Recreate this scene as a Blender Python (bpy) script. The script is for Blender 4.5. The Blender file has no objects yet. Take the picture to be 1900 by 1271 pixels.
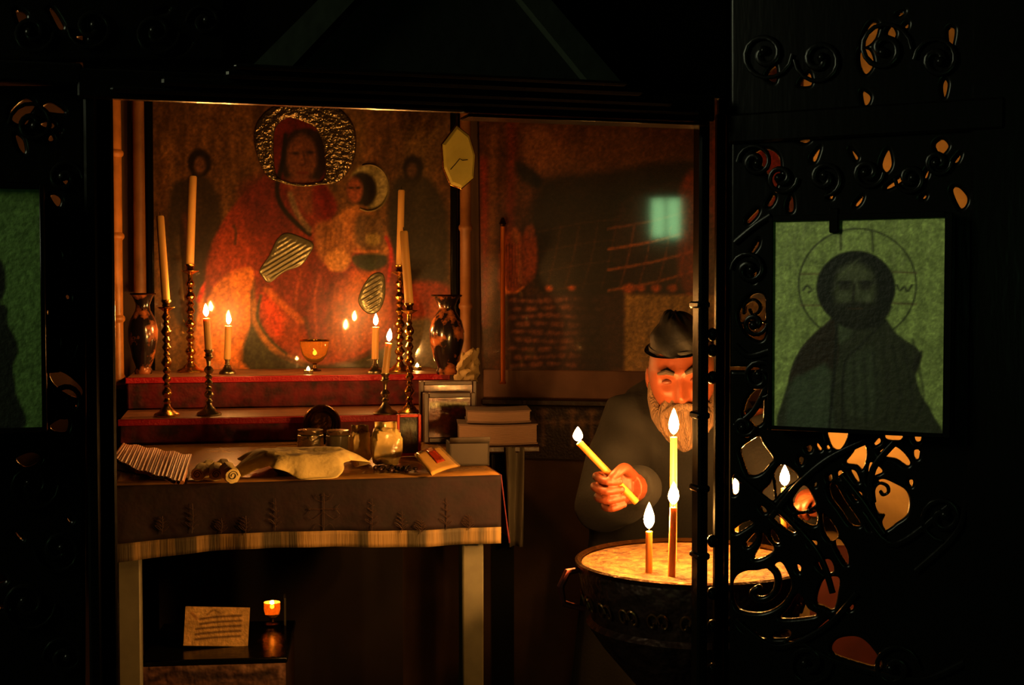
import bpy, bmesh, math, random
import numpy as np
from mathutils import Vector, Matrix, Euler
random.seed(7); np.random.seed(7)
SC = bpy.context.scene
COL = SC.collection
PI = math.pi
# ------------------------------------------------------------------ camera
F = 2500.0; HZ = 545.0; H = 1.40
PITCH = math.atan((635-HZ)/F)
cam_d = bpy.data.cameras.new('camera'); cam = bpy.data.objects.new('camera', cam_d); COL.objects.link(cam)
cam_d.sensor_width = 36; cam_d.lens = 36*F/1900; cam_d.clip_start = .05
cam.location = (0, 0, H); cam.rotation_euler = (PI/2-PITCH, 0, 0)
SC.camera = cam
cp, sp = math.cos(PITCH), math.sin(PITCH)
def ray(px, py):
    x = (px-950)/F; y = (635-py)/F
    return Vector((x, cp+y*sp, -sp+y*cp))
def onY(px, py, Y):
    d = ray(px, py); return Vector((0, 0, H))+d*(Y/d.y)
def onZ(px, py, z):
    d = ray(px, py); return Vector((0, 0, H))+d*((z-H)/d.z)
def proj(X, Y, Z):
    zz = Z-H
    fwd = Y*cp-zz*sp; up = Y*sp+zz*cp
    return 950+F*X/fwd, 635-F*up/fwd
class Frame:
    """vertical plane; s along it, z up, d towards the viewer"""
    def __init__(self, O, yaw):
        a = math.radians(yaw)
        self.O = Vector((O[0], O[1], 0)); self.U = Vector((math.cos(a), math.sin(a), 0)); self.N = Vector((math.sin(a), -math.cos(a), 0)); self.yaw = a
    def P(self, s, z, d=0):
        p = self.O+self.U*s+self.N*d; return Vector((p.x, p.y, z))
    def px(self, x, y, d=0):
        r = ray(x, y); C = Vector((0, 0, H)); O = self.O+self.N*d
        t = (O-C).dot(self.N)/r.dot(self.N); p = C+r*t
        return (p-self.O).dot(self.U), p.z
# ------------------------------------------------------------------ materials
def lin(c): return tuple(((v/255.)/12.92 if v/255. <= .04045 else ((v/255.+.055)/1.055)**2.4) for v in c)
MATS = {}
def mat(name, col, rough=.6, metal=0, bump=0, bscale=30, var=0, vscale=8, coat=0, coatr=.05, sss=0, spec=.5, trans=0, stretch=(1, 1, 1), col2=None, vor=False, sheen=0, ramp=(.35, .65)):
    if name in MATS: return MATS[name]
    m = bpy.data.materials.new(name); m.use_nodes = True; nt = m.node_tree; b = nt.nodes['Principled BSDF']
    c = lin(col)+(1,)
    b.inputs['Base Color'].default_value = c; b.inputs['Roughness'].default_value = rough; b.inputs['Metallic'].default_value = metal
    b.inputs['Coat Weight'].default_value = coat; b.inputs['Coat Roughness'].default_value = coatr
    b.inputs['Specular IOR Level'].default_value = spec; b.inputs['Transmission Weight'].default_value = trans
    b.inputs['Sheen Weight'].default_value = sheen
    if sss:
        b.inputs['Subsurface Weight'].default_value = sss; b.inputs['Subsurface Radius'].default_value = (.02, .009, .003); b.inputs['Subsurface Scale'].default_value = .6
    tc = nt.nodes.new('ShaderNodeTexCoord'); mp = nt.nodes.new('ShaderNodeMapping'); mp.inputs['Scale'].default_value = stretch
    nt.links.new(tc.outputs['Object'], mp.inputs['Vector'])
    if var or col2:
        n = nt.nodes.new('ShaderNodeTexNoise'); n.inputs['Scale'].default_value = vscale; n.inputs['Detail'].default_value = 5
        nt.links.new(mp.outputs[0], n.inputs['Vector'])
        r = nt.nodes.new('ShaderNodeValToRGB'); r.color_ramp.elements[0].position = ramp[0]; r.color_ramp.elements[1].position = ramp[1]
        c2 = lin(col2) if col2 else tuple(v*(1-var) for v in c[:3])
        r.color_ramp.elements[0].color = c2+(1,) if len(c2) == 3 else c2; r.color_ramp.elements[1].color = c
        nt.links.new(n.outputs['Fac'], r.inputs[0]); nt.links.new(r.outputs[0], b.inputs['Base Color'])
    if bump:
        n2 = nt.nodes.new('ShaderNodeTexVoronoi' if vor else 'ShaderNodeTexNoise'); n2.inputs['Scale'].default_value = bscale
        nt.links.new(mp.outputs[0], n2.inputs['Vector'])
        bp = nt.nodes.new('ShaderNodeBump'); bp.inputs['Strength'].default_value = bump; bp.inputs['Distance'].default_value = .01
        nt.links.new(n2.outputs[0], bp.inputs['Height']); nt.links.new(bp.outputs[0], b.inputs['Normal'])
    MATS[name] = m; return m
def emis(name, col, st):
    if name in MATS: return MATS[name]
    m = bpy.data.materials.new(name); m.use_nodes = True; nt = m.node_tree; nt.nodes.clear()
    o = nt.nodes.new('ShaderNodeOutputMaterial'); e = nt.nodes.new('ShaderNodeEmission'); e.inputs[0].default_value = tuple(col)+(1,); e.inputs[1].default_value = st
    nt.links.new(e.outputs[0], o.inputs[0]); MATS[name] = m; return m
def paintmat(name, rough=.4, coat=0, coatr=.05, bump=.25, bscale=120, spec=.4):
    if name in MATS: return MATS[name]
    m = mat(name, (128, 128, 128), rough, coat=coat, coatr=coatr, bump=bump, bscale=bscale, spec=spec); nt = m.node_tree
    a = nt.nodes.new('ShaderNodeVertexColor'); a.layer_name = 'Col'
    n = nt.nodes.new('ShaderNodeTexNoise'); n.inputs['Scale'].default_value = 90; n.inputs['Detail'].default_value = 6
    mr = nt.nodes.new('ShaderNodeMapRange'); mr.inputs[1].default_value = .3; mr.inputs[2].default_value = .7; mr.inputs[3].default_value = .72; mr.inputs[4].default_value = 1.15
    mx = nt.nodes.new('ShaderNodeVectorMath'); mx.operation = 'SCALE'
    tc = nt.nodes.new('ShaderNodeTexCoord'); nt.links.new(tc.outputs['Object'], n.inputs['Vector'])
    nt.links.new(n.outputs['Fac'], mr.inputs[0]); nt.links.new(a.outputs[0], mx.inputs[0]); nt.links.new(mr.outputs[0], mx.inputs['Scale'])
    nt.links.new(mx.outputs[0], nt.nodes['Principled BSDF'].inputs['Base Color']); return m

M_wood = mat('black_lacquered_wood', (10, 10, 8), .22, bump=.05, bscale=60, stretch=(1, 1, .2), spec=.12)
M_wood2 = mat('dark_brown_wood', (44, 28, 16), .4, bump=.2, bscale=50, var=.4, vscale=20, stretch=(1, 6, 1))
M_brass = mat('polished_brass', (214, 158, 74), .22, metal=1, bump=.15, bscale=90)
M_pewter = mat('tarnished_silver_brass', (170, 160, 130), .28, metal=1, bump=.15, bscale=90)
M_dbrass = mat('dark_aged_brass', (96, 66, 32), .35, metal=1, bump=.3, bscale=70)
M_silver = mat('beaten_silver', (170, 150, 116), .2, metal=.9, bump=.7, bscale=80, var=.4, vscale=25)
M_gilt = mat('gilt_cuff', (118, 116, 90), .3, metal=.6, bump=.2, bscale=60)
M_wax = mat('cream_wax', (226, 178, 100), .45, sss=.25)
M_wax_y = mat('beeswax', (214, 130, 44), .45, sss=.25)
M_wick = mat('charred_wick', (20, 14, 10), .9)
M_flame = emis('candle_flame', (1, .40, .085), 800)
M_flame_t = emis('tray_candle_flame', (1, .42, .09), 1200)
M_flame_s = emis('small_lamp_flame', (1, .40, .085), 420)
M_velvet = mat('burgundy_velvet', (110, 8, 22), .7, bump=.5, bscale=34, col2=(34, 5, 11), vscale=22)
M_cloth_d = mat('dark_wine_altar_cloth', (34, 9, 15), .85, bump=.2, bscale=45, var=.5, vscale=30)
M_border = mat('faded_gold_border', (150, 120, 70), .7, col2=(70, 60, 36), vscale=20, ramp=(.44, .56), stretch=(1, 1, .05), bump=.2, bscale=200)
M_embr = mat('dull_gold_thread', (66, 42, 26), .6, bump=.3, bscale=200)
M_top = mat('plastic_cover_candle_glow', (176, 128, 66), .24, var=.5, vscale=9, bump=.15, bscale=22)  # tan base stands in for candle glow on plastic over burgundy cloth
M_leg = mat('pale_painted_wood', (120, 116, 92), .6, var=.25, vscale=20)
M_white = mat('off_white_linen', (226, 204, 130), .8, bump=.3, bscale=60)
M_paper = mat('cream_paper', (190, 164, 110), .6, bump=.1, bscale=30, var=.15)
M_plaster = mat('cream_plaster', (196, 160, 96), .8, var=.25, vscale=6, bump=.3, bscale=30)
M_plaster2 = mat('sooty_brown_plaster', (92, 66, 44), .8, var=.5, vscale=4, bump=.3, bscale=20)
M_dark = mat('sooted_dark_wall', (22, 20, 17), .9, var=.4, vscale=3)
M_floor = mat('dark_stone_floor', (40, 36, 30), .6, var=.4, vscale=3, bump=.2, bscale=6)
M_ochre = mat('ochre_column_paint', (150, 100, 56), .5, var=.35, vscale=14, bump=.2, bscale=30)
M_glass = mat('clear_glass', (225, 215, 190), .05, trans=.85, spec=.6)
M_amber = mat('amber_glass', (230, 170, 80), .08, trans=.8, spec=.6)
M_plastic = mat('crinkled_clear_plastic', (246, 212, 130), .22, bump=.8, bscale=28, var=.3, vscale=16, coat=.6, coatr=.1)
M_lid = mat('jar_tin', (170, 160, 130), .25, metal=.9, bump=.4, bscale=60)
M_skin = mat('skin', (108, 50, 24), .5, bump=.12, bscale=60)
M_beard = mat('grey_beard', (84, 60, 36), .85, bump=.9, bscale=60, stretch=(4, 4, .7), var=.35, vscale=40)
M_robe = mat('black_wool_robe', (8, 7, 7), .9, bump=.15, bscale=120)
M_cap = mat('black_felt_cap', (9, 8, 8), .6, bump=.15, bscale=60)
M_sand = mat('candle_sand', (142, 100, 48), .9, bump=1.0, bscale=70, col2=(84, 52, 20), vscale=40)
M_bronze = mat('embossed_bronze', (84, 58, 50), .45, metal=.7, bump=1.0, bscale=34, var=.5, vscale=30)
M_copper = mat('rosy_copper', (170, 84, 76), .45, metal=.4)
M_red = mat('red_painted_frame', (190, 56, 20), .5)
M_grey = mat('grey_cardboard', (60, 53, 46), .8, var=.2)
M_book = mat('worn_book_cloth', (92, 68, 56), .8, var=.3, vscale=12)
M_pages = mat('book_pages', (118, 92, 74), .8, bump=.5, bscale=40, stretch=(1, 1, 12))
M_frame = mat('grey_brown_frame', (84, 62, 50), .45, var=.3, vscale=20)
M_bead = mat('dark_beads', (60, 36, 34), .3)
M_pale = mat('pale_olive_glass', (200, 192, 96), .25, coat=1, coatr=.04, var=.2, vscale=14)
M_vase = mat('dark_porcelain_floral', (168, 96, 52), .2, col2=(24, 18, 20), vscale=19, coat=.5, ramp=(.5, .6))

# ------------------------------------------------------------------ mesh builder
class MB:
    def __init__(s): s.v = []; s.f = []
    def add(s, vs, fs):
        b = len(s.v); s.v += [Vector(v) for v in vs]; s.f += [tuple(b+i for i in f) for f in fs]; return s
    def hexa(s, c8): return s.add(c8, [(0, 3, 2, 1), (4, 5, 6, 7), (0, 1, 5, 4), (1, 2, 6, 5), (2, 3, 7, 6), (3, 0, 4, 7)])
    def box(s, a, b): 
        x0, y0, z0 = a; x1, y1, z1 = b
        return s.hexa([(x0, y0, z0), (x1, y0, z0), (x1, y1, z0), (x0, y1, z0), (x0, y0, z1), (x1, y0, z1), (x1, y1, z1), (x0, y1, z1)])
    def fbox(s, fr, s0, s1, z0, z1, d0, d1, bev=0.0):
        if bev > 0:
            b = min(bev, abs(s1-s0)*.4, abs(z1-z0)*.4)
            poly = [(s0+b, z0), (s1-b, z0), (s1, z0+b), (s1, z1-b), (s1-b, z1), (s0+b, z1), (s0, z1-b), (s0, z0+b)]
            n = len(poly); vs = []; 
            inn = [(min(max(p[0], s0+b), s1-b), min(max(p[1], z0+b), z1-b)) for p in poly]
            vs += [fr.P(p[0], p[1], d0) for p in poly]+[fr.P(p[0], p[1], d1-b) for p in poly]
            sh = [(s0+b, z0+b), (s1-b, z0+b), (s1-b, z1-b), (s0+b, z1-b)]
            vs += [fr.P(p[0], p[1], d1) for p in inn]
            fs = [tuple(range(n-1, -1, -1))]
            for k in (0, 1):
                fs += [(k*n+i, k*n+(i+1) % n, (k+1)*n+(i+1) % n, (k+1)*n+i) for i in range(n)]
            fs.append(tuple(2*n+i for i in range(n)))
            return s.add(vs, fs)
        P = fr.P
        return s.hexa([P(s0, z0, d1), P(s1, z0, d1), P(s1, z0, d0), P(s0, z0, d0), P(s0, z1, d1), P(s1, z1, d1), P(s1, z1, d0), P(s0, z1, d0)])
    def lathe(s, prof, c=(0, 0, 0), seg=32, R=None, twist=0, lobes=0, lamp=0, ring=False):
        vs = []; c = Vector(c)
        for k, (r, z) in enumerate(prof):
            for i in range(seg):
                a = 2*PI*i/seg; rr = r*(1+(lamp*math.cos(lobes*(a+twist*z)) if lobes else 0))
                p = Vector((rr*math.cos(a), rr*math.sin(a), z)); 
                if R: p = R@p
                vs.append(c+p)
        fs = []
        for k in range(len(prof)-1):
            fs += [(k*seg+i, k*seg+(i+1) % seg, (k+1)*seg+(i+1) % seg, (k+1)*seg+i) for i in range(seg)]
        if ring: m = len(prof)-1; fs += [(m*seg+i, m*seg+(i+1) % seg, (i+1) % seg, i) for i in range(seg)]
        else: fs.append(tuple(range(seg-1, -1, -1))); fs.append(tuple((len(prof)-1)*seg+i for i in range(seg)))
        return s.add(vs, fs)
    def tube(s, path, rad, seg=8, up=None, flat=1.0):
        n = len(path); path = [Vector(p) for p in path]
        if not hasattr(rad, '__len__'): rad = [rad]*n
        vs = []; prev = None
        for i in range(n):
            t = (path[min(i+1, n-1)]-path[max(i-1, 0)]).normalized()
            u = Vector(up) if up is not None else (prev if prev else (Vector((0, 0, 1)) if abs(t.z) < .9 else Vector((1, 0, 0))))
            a = (u-t*u.dot(t)).normalized(); b = t.cross(a); prev = a
            for k in range(seg):
                q = 2*PI*k/seg; vs.append(path[i]+a*(rad[i]*math.cos(q)*flat)+b*(rad[i]*math.sin(q)))
        fs = []
        for i in range(n-1): fs += [(i*seg+k, i*seg+(k+1) % seg, (i+1)*seg+(k+1) % seg, (i+1)*seg+k) for k in range(seg)]
        fs.append(tuple(range(seg-1, -1, -1))); fs.append(tuple((n-1)*seg+k for k in range(seg)))
        return s.add(vs, fs)
    def ball(s, c, r, seg=16, R=None, fn=None):
        if not hasattr(r, '__len__'): r = (r, r, r)
        n = seg//2; vs = [];
        for i in range(n+1):
            th = PI*i/n
            for k in range(seg):
                a = 2*PI*k/seg; p = Vector((math.sin(th)*math.cos(a), math.sin(th)*math.sin(a), math.cos(th)))
                q = Vector((p.x*r[0], p.y*r[1], p.z*r[2]))
                if fn: q = fn(p, q)
                if R: q = R@q
                vs.append(Vector(c)+q)
        fs = []
        for i in range(n): fs += [(i*seg+k, (i+1)*seg+k, (i+1)*seg+(k+1) % seg, i*seg+(k+1) % seg) for k in range(seg)]
        return s.add(vs, fs)
    def grid(s, fn, nu, nv):
        b = [fn(i/nu, j/nv) for j in range(nv+1) for i in range(nu+1)]
        return s.add(b, [(j*(nu+1)+i, j*(nu+1)+i+1, (j+1)*(nu+1)+i+1, (j+1)*(nu+1)+i) for j in range(nv) for i in range(nu)])
WM = {}
def _fix(me, flip=True):
    bm = bmesh.new(); bm.from_mesh(me); bmesh.ops.remove_doubles(bm, verts=bm.verts, dist=1e-6)
    if flip: bmesh.ops.recalc_face_normals(bm, faces=bm.faces)
    bm.to_mesh(me); bm.free()
def smooth(me, ang=40):
    me.polygons.foreach_set('use_smooth', [True]*len(me.polygons))
    try: me.set_sharp_from_angle(angle=math.radians(ang))
    except Exception: pass
def thing(name, label, cat, loc=(0, 0, 0), rot=(0, 0, 0), group=None):
    o = bpy.data.objects.new(name, None); COL.objects.link(o); o.empty_display_size = .05
    o.location = loc; o.rotation_euler = rot; o['label'] = label; o['category'] = cat
    if group: o['group'] = group
    WM[o.name] = Matrix.Translation(Vector(loc))@Euler(rot).to_matrix().to_4x4(); return o
def part(name, mb, m, parent, local=False, sm=True, ang=40, label=None, solid=0):
    me = bpy.data.meshes.new(name); W = WM[parent.name]; vs = mb.v
    if not local: I = W.inverted(); vs = [I@v for v in vs]
    me.from_pydata(vs, [], mb.f); _fix(me); me.materials.append(m)
    if sm: smooth(me, ang)
    o = bpy.data.objects.new(name, me); COL.objects.link(o); o.parent = parent; WM[o.name] = W
    if solid: md = o.modifiers.new('thickness', 'SOLIDIFY'); md.thickness = solid; md.offset = 0
    if label: o['label'] = label
    return o
def single(name, mb, m, label, cat, loc=None, group=None, kind=None, sm=True, ang=40, solid=0):
    if loc is None:
        n = len(mb.v); loc = Vector((sum(v.x for v in mb.v)/n, sum(v.y for v in mb.v)/n, min(v.z for v in mb.v)))
    me = bpy.data.meshes.new(name); me.from_pydata([v-Vector(loc) for v in mb.v], [], mb.f); _fix(me); me.materials.append(m)
    if sm: smooth(me, ang)
    o = bpy.data.objects.new(name, me); COL.objects.link(o); o.location = loc; WM[o.name] = Matrix.Translation(Vector(loc))
    if label: o['label'] = label
    if cat: o['category'] = cat
    if group: o['group'] = group
    if kind: o['kind'] = kind
    if solid: md = o.modifiers.new('thickness', 'SOLIDIFY'); md.thickness = solid; md.offset = 0
    return o
def struct(name, mb, m, sm=False): return single(name, mb, m, None, None, loc=(0, 0, 0), kind='structure', sm=sm)
def catmull(pts, n=6, closed=True):
    out = []; N = len(pts); pts = [tuple(p) for p in pts]
    rng = range(N) if closed else range(N-1)
    for i in rng:
        if closed: p0, p1, p2, p3 = pts[(i-1) % N], pts[i], pts[(i+1) % N], pts[(i+2) % N]
        else: p0, p1, p2, p3 = pts[max(i-1, 0)], pts[i], pts[i+1], pts[min(i+2, N-1)]
        for k in range(n):
            t = k/n
            out.append(tuple(.5*((2*b)+(-a+c)*t+(2*a-5*b+4*c-d)*t*t+(-a+3*b-3*c+d)*t**3) for a, b, c, d in zip(p0, p1, p2, p3)))
    if not closed: out.append(pts[-1])
    return out
# ------------------------------------------------------------------ painter: colours of flat pictures, as vertex colours
def vnoise(x, y, seed):
    xi = np.floor(x).astype(np.int64); yi = np.floor(y).astype(np.int64); fx = x-xi; fy = y-yi
    fx = fx*fx*(3-2*fx); fy = fy*fy*(3-2*fy)
    def h(a, b):
        n = (a*374761393+b*668265263+seed*974711) & 0x7fffffff; n = ((n ^ (n >> 13))*1274126177) & 0x7fffffff
        return ((n ^ (n >> 16)) & 0xffff)/65535.
    return (h(xi, yi)*(1-fx)+h(xi+1, yi)*fx)*(1-fy)+(h(xi, yi+1)*(1-fx)+h(xi+1, yi+1)*fx)*fy
class Paint:
    def __init__(s, X, Y, base): s.X = X; s.Y = Y; s.c = np.tile(np.array(base, float), (len(X), 1))
    def mix(s, m, col): s.c = s.c*(1-m[:, None])+np.array(col, float)[None, :]*m[:, None]; return s
    def poly(s, pts, col, soft=2., a=1., sm=True):
        if sm: pts = catmull(pts, 4)
        P = np.array(pts); Q = np.roll(P, -1, 0); X = s.X; Y = s.Y
        ins = np.zeros(len(X), bool); D = np.full(len(X), 1e9)
        for (x0, y0), (x1, y1) in zip(P, Q):
            if y0 != y1:
                c = ((y0 > Y) != (y1 > Y)) & (X < (x1-x0)*(Y-y0)/(y1-y0)+x0); ins ^= c
            dx, dy = x1-x0, y1-y0; L = dx*dx+dy*dy+1e-9; t = np.clip(((X-x0)*dx+(Y-y0)*dy)/L, 0, 1)
            D = np.minimum(D, (X-x0-t*dx)**2+(Y-y0-t*dy)**2)
        D = np.sqrt(D)*np.where(ins, 1, -1); return s.mix(np.clip(.5+D/(2*soft), 0, 1)*a, col)
    def ell(s, cx, cy, rx, ry, col, soft=2., a=1., ring=None):
        r = np.sqrt(((s.X-cx)/rx)**2+((s.Y-cy)/ry)**2); D = (1-r)*min(rx, ry)
        m = np.clip(.5+D/(2*soft), 0, 1)
        if ring: m = np.clip(.5+(ring/2-np.abs(D))/(2*soft), 0, 1)
        return s.mix(m*a, col)
    def line(s, pts, w, col, a=1., soft=1.5, sm=True):
        if sm and len(pts) > 2: pts = catmull(pts, 5, False)
        D = np.full(len(s.X), 1e9)
        for (x0, y0), (x1, y1) in zip(pts[:-1], pts[1:]):
            dx, dy = x1-x0, y1-y0; L = dx*dx+dy*dy+1e-9; t = np.clip(((s.X-x0)*dx+(s.Y-y0)*dy)/L, 0, 1)
            D = np.minimum(D, (s.X-x0-t*dx)**2+(s.Y-y0-t*dy)**2)
        return s.mix(np.clip(.5+(w/2-np.sqrt(D))/(2*soft), 0, 1)*a, col)
    def noise(s, sx, sy, amp, seed, col=None):
        n = vnoise(s.X/sx+500, s.Y/sy+500, seed)*.65+vnoise(s.X/sx*2.1+90, s.Y/sy*2.1+70, seed+3)*.35
        if col is None: s.c *= (1+amp*(n-.5)*2)[:, None]
        else: s.mix(np.clip((n-.5)*4, 0, 1)*amp, col)
        return s
def panel(name, fr, box, fn, m, parent, d=0, step=.004, thick=.012, base=(120, 90, 60), label=None):
    """flat picture panel: box=(s0,s1,z0,z1) on frame plane, coloured by fn(Paint) given pixel coords of the view it was traced in"""
    s0, s1, z0, z1 = box; nu = max(2, int((s1-s0)/step)); nv = max(2, int((z1-z0)/step))
    mb = MB(); mb.grid(lambda u, v: fr.P(s0+(s1-s0)*u, z0+(z1-z0)*v, d), nu, nv)
    pts = np.array([tuple(v) for v in mb.v]); X, Y = proj(pts[:, 0], pts[:, 1], pts[:, 2])
    p = Paint(X, Y, base); fn(p); c = np.clip(p.c, 0, 255)/255.
    l = np.where(c <= .04045, c/12.92, ((c+.055)/1.055)**2.4)
    nfront = len(mb.v)
    P = fr.P; b = len(mb.v)
    mb.v += [P(s0, z0, d-thick), P(s1, z0, d-thick), P(s1, z1, d-thick), P(s0, z1, d-thick)]
    row = nu+1
    bot = list(range(0, nu+1)); top = [nv*row+i for i in range(nu+1)]; lef = [j*row for j in range(nv+1)]; rig = [j*row+nu for j in range(nv+1)]
    mb.f += [tuple([b, b+1]+bot[::-1]), tuple([b+2, b+3]+top), tuple([b+3, b]+lef), tuple([b+1, b+2]+rig[::-1]), (b+1, b, b+3, b+2)]
    me = bpy.data.meshes.new(name); W = WM[parent.name]; I = W.inverted()
    me.from_pydata([I@v for v in mb.v], [], mb.f); me.materials.append(m)
    ca = me.color_attributes.new('Col', 'FLOAT_COLOR', 'POINT')
    full = np.ones((len(mb.v), 4)); full[:nfront, :3] = l; full[nfront:, :3] = .03
    ca.data.foreach_set('color', full.ravel()); me.update()
    o = bpy.data.objects.new(name, me); COL.objects.link(o); o.parent = parent; WM[o.name] = W
    if label: o['label'] = label
    return o
def sdpoly(X, Y, P):
    P = np.array(P); Q = np.roll(P, -1, 0); ins = np.zeros(len(X), bool); D = np.full(len(X), 1e9)
    for (x0, y0), (x1, y1) in zip(P, Q):
        if y0 != y1: ins ^= ((y0 > Y) != (y1 > Y)) & (X < (x1-x0)*(Y-y0)/(y1-y0)+x0)
        dx, dy = x1-x0, y1-y0; t = np.clip(((X-x0)*dx+(Y-y0)*dy)/(dx*dx+dy*dy+1e-12), 0, 1)
        D = np.minimum(D, (X-x0-t*dx)**2+(Y-y0-t*dy)**2)
    return np.sqrt(D)*np.where(ins, 1, -1)
def plate(name, fr, outer, holes, m, parent, d=0, thick=.016, step=.0026, strokes=(), label=None):
    """openwork board: outline minus holes plus ribs, cut by marching squares in the board's own plane (metres)"""
    C = lambda pts, k=5: catmull([fr.px(x, y, d) for x, y in pts], k)
    out = [fr.px(x, y, d) for x, y in outer]
    s0 = min(p[0] for p in out)-step; s1 = max(p[0] for p in out)+step; z0 = min(p[1] for p in out)-step; z1 = max(p[1] for p in out)+step
    nu = int((s1-s0)/step)+1; nv = int((z1-z0)/step)+1
    gx = s0+step*np.arange(nu+1); gy = z0+step*np.arange(nv+1); XX, YY = np.meshgrid(gx, gy); sh = XX.shape; X = XX.ravel(); Y = YY.ravel()
    f = sdpoly(X, Y, out)
    for h in holes:
        q = C(h); qa = np.array(q); mn_ = qa.min(0)-.02; mx_ = qa.max(0)+.02
        idx = np.nonzero((X > mn_[0]) & (X < mx_[0]) & (Y > mn_[1]) & (Y < mx_[1]))[0]
        if len(idx): f[idx] = np.minimum(f[idx], -sdpoly(X[idx], Y[idx], q))
    for pts, wpx in strokes:
        q = catmull([fr.px(x, y, d) for x, y in pts], 6, False); w_ = wpx*2.3/F/2; qa = np.array(q); mn_ = qa.min(0)-.02; mx_ = qa.max(0)+.02
        idx = np.nonzero((X > mn_[0]) & (X < mx_[0]) & (Y > mn_[1]) & (Y < mx_[1]))[0]; D = np.full(len(idx), 1e9); xs = X[idx]; ys = Y[idx]
        for (x0, y0), (x1, y1) in zip(q[:-1], q[1:]):
            dx, dy = x1-x0, y1-y0; t = np.clip(((xs-x0)*dx+(ys-y0)*dy)/(dx*dx+dy*dy+1e-12), 0, 1); D = np.minimum(D, (xs-x0-t*dx)**2+(ys-y0-t*dy)**2)
        f[idx] = np.maximum(f[idx], w_-np.sqrt(D))
    f = f.reshape(sh); f[np.abs(f) < 1e-6] = 1e-6
    verts = []; key = {}; rise = .006
    def vid(k, x, y, fv):
        if k not in key:
            e = min(1, max(0, fv/rise)); e = e*(2-e); key[k] = len(verts)//1; verts.append((x, y, e))
        return key[k]
    tops = []; edges = []
    for j in range(nv):
        for i in range(nu):
            c = [(i, j), (i+1, j), (i+1, j+1), (i, j+1)]; v = [f[b_, a_] for a_, b_ in c]
            if max(v) <= 0: continue
            if min(v) > 0:
                tops.append([vid(('c',)+p, gx[p[0]], gy[p[1]], f[p[1], p[0]]) for p in c]); continue
            poly = []; cr = []
            for k in range(4):
                a_, b_ = c[k], c[(k+1) % 4]; fa, fb = v[k], v[(k+1) % 4]
                if fa > 0: poly.append(vid(('c',)+a_, gx[a_[0]], gy[a_[1]], fa))
                if (fa > 0) != (fb > 0):
                    t = fa/(fa-fb); x = gx[a_[0]]+(gx[b_[0]]-gx[a_[0]])*t; y = gy[a_[1]]+(gy[b_[1]]-gy[a_[1]])*t
                    kk = ('e',)+tuple(sorted((a_, b_))); q = vid(kk, x, y, 0); poly.append(q); cr.append((q, fa > 0))
            tops.append(poly)
            for k in range(len(cr)):
                if cr[k][1]: edges.append((cr[k][0], cr[(k+1) % len(cr)][0]))
    n = len(verts); I = WM[parent.name].inverted(); th = thick/2; bv = min(.004, th*.5)
    co = [I@fr.P(x, y, d+th-bv*(1-e)) for x, y, e in verts]+[I@fr.P(x, y, d-th+bv*(1-e)) for x, y, e in verts]
    fs = [tuple(p) for p in tops]+[tuple(n+q for q in reversed(p)) for p in tops]+[(a_, b_, n+b_, n+a_) for a_, b_ in edges]
    me = bpy.data.meshes.new(name); me.from_pydata(co, [], fs); me.materials.append(m); _fix(me); smooth(me, 40)
    o = bpy.data.objects.new(name, me); COL.objects.link(o); o.parent = parent; WM[o.name] = WM[parent.name]
    if label: o['label'] = label
    return o

# ------------------------------------------------------------------ key planes
ZT = onY(560, 890, 3.0).z                       # altar table top
A_YAW = 12
A0 = onZ(205, 903, ZT)
FA = Frame(A0, A_YAW)                           # front of the altar table; d is negative going back
V = -FA.N
def a_of(p): q = Vector(p)-FA.O; return q.dot(FA.U), q.dot(V)
p1 = onZ(500, 822, ZT); b1 = a_of(p1)[1]
ZS1 = onY(500, 774, p1.y).z
p2 = onZ(500, 757, ZS1); b2 = a_of(p2)[1]
ZS2 = onY(500, 698, p2.y).z
p3 = onZ(500, 684, ZS2); b3 = a_of(p3)[1]
FB = Frame(FA.O+V*(b3+.012), A_YAW)             # back wall plane
FBf = FB
corner = FB.px(893, 600)[0]
CP = FB.P(corner, 0)
FM = Frame((CP.x, CP.y), -12)                    # the painted wall on the right
G0 = onY(190, 600, 2.1)
FG = Frame(G0, 16)                              # the screen
sR = FG.px(1350, 600)[0]; HP = FG.P(sR, 0)
FR = Frame((HP.x, HP.y), -28)                   # the right leaf
# ------------------------------------------------------------------ the room
zTOP = FG.px(190, -40)[1]+.02
w = MB(); w.fbox(FG, -2.6, FG.px(-160, 600)[0], 0, 3.4, -.09, -.04); w.fbox(FG, -2.6, FG.px(1300, 600)[0], zTOP, 3.4, -.09, -.04); struct('light_block_left', w, M_dark)  # unseen boards added to stop window light passing round the screen
w = MB(); w.fbox(FR, FR.px(1990, 600)[0], 2.6, 0, 3.4, -.05, .0); struct('light_block_right', w, M_dark)  # unseen board added to close the right side against light
fl = MB(); fl.box((-2.6, -3.2, -.1), (2.6, 5.6, 0)); struct('floor', fl, M_floor)
cl = MB(); cl.box((-2.6, -3.2, 3.4), (2.6, 5.6, 3.5)); struct('ceiling', cl, M_dark)
w = MB(); w.box((-2.6, -3.2, 0), (-2.5, 5.6, 3.4)); struct('wall_left', w, M_dark)
w = MB(); w.box((2.5, -3.2, 0), (2.6, 5.6, 3.4)); struct('wall_right', w, M_dark)
w = MB(); w.box((-2.5, 5.5, 0), (2.5, 5.6, 3.4)); struct('wall_north', w, M_dark)
w = MB(); w.fbox(FB, -1.35, corner, 0, 3.0, -.16, 0); struct('wall_back', w, M_plaster2)
w = MB(); w.fbox(FM, .0, 1.62, 0, 3.0, -.16, 0); struct('wall_painted', w, M_plaster2)
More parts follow.
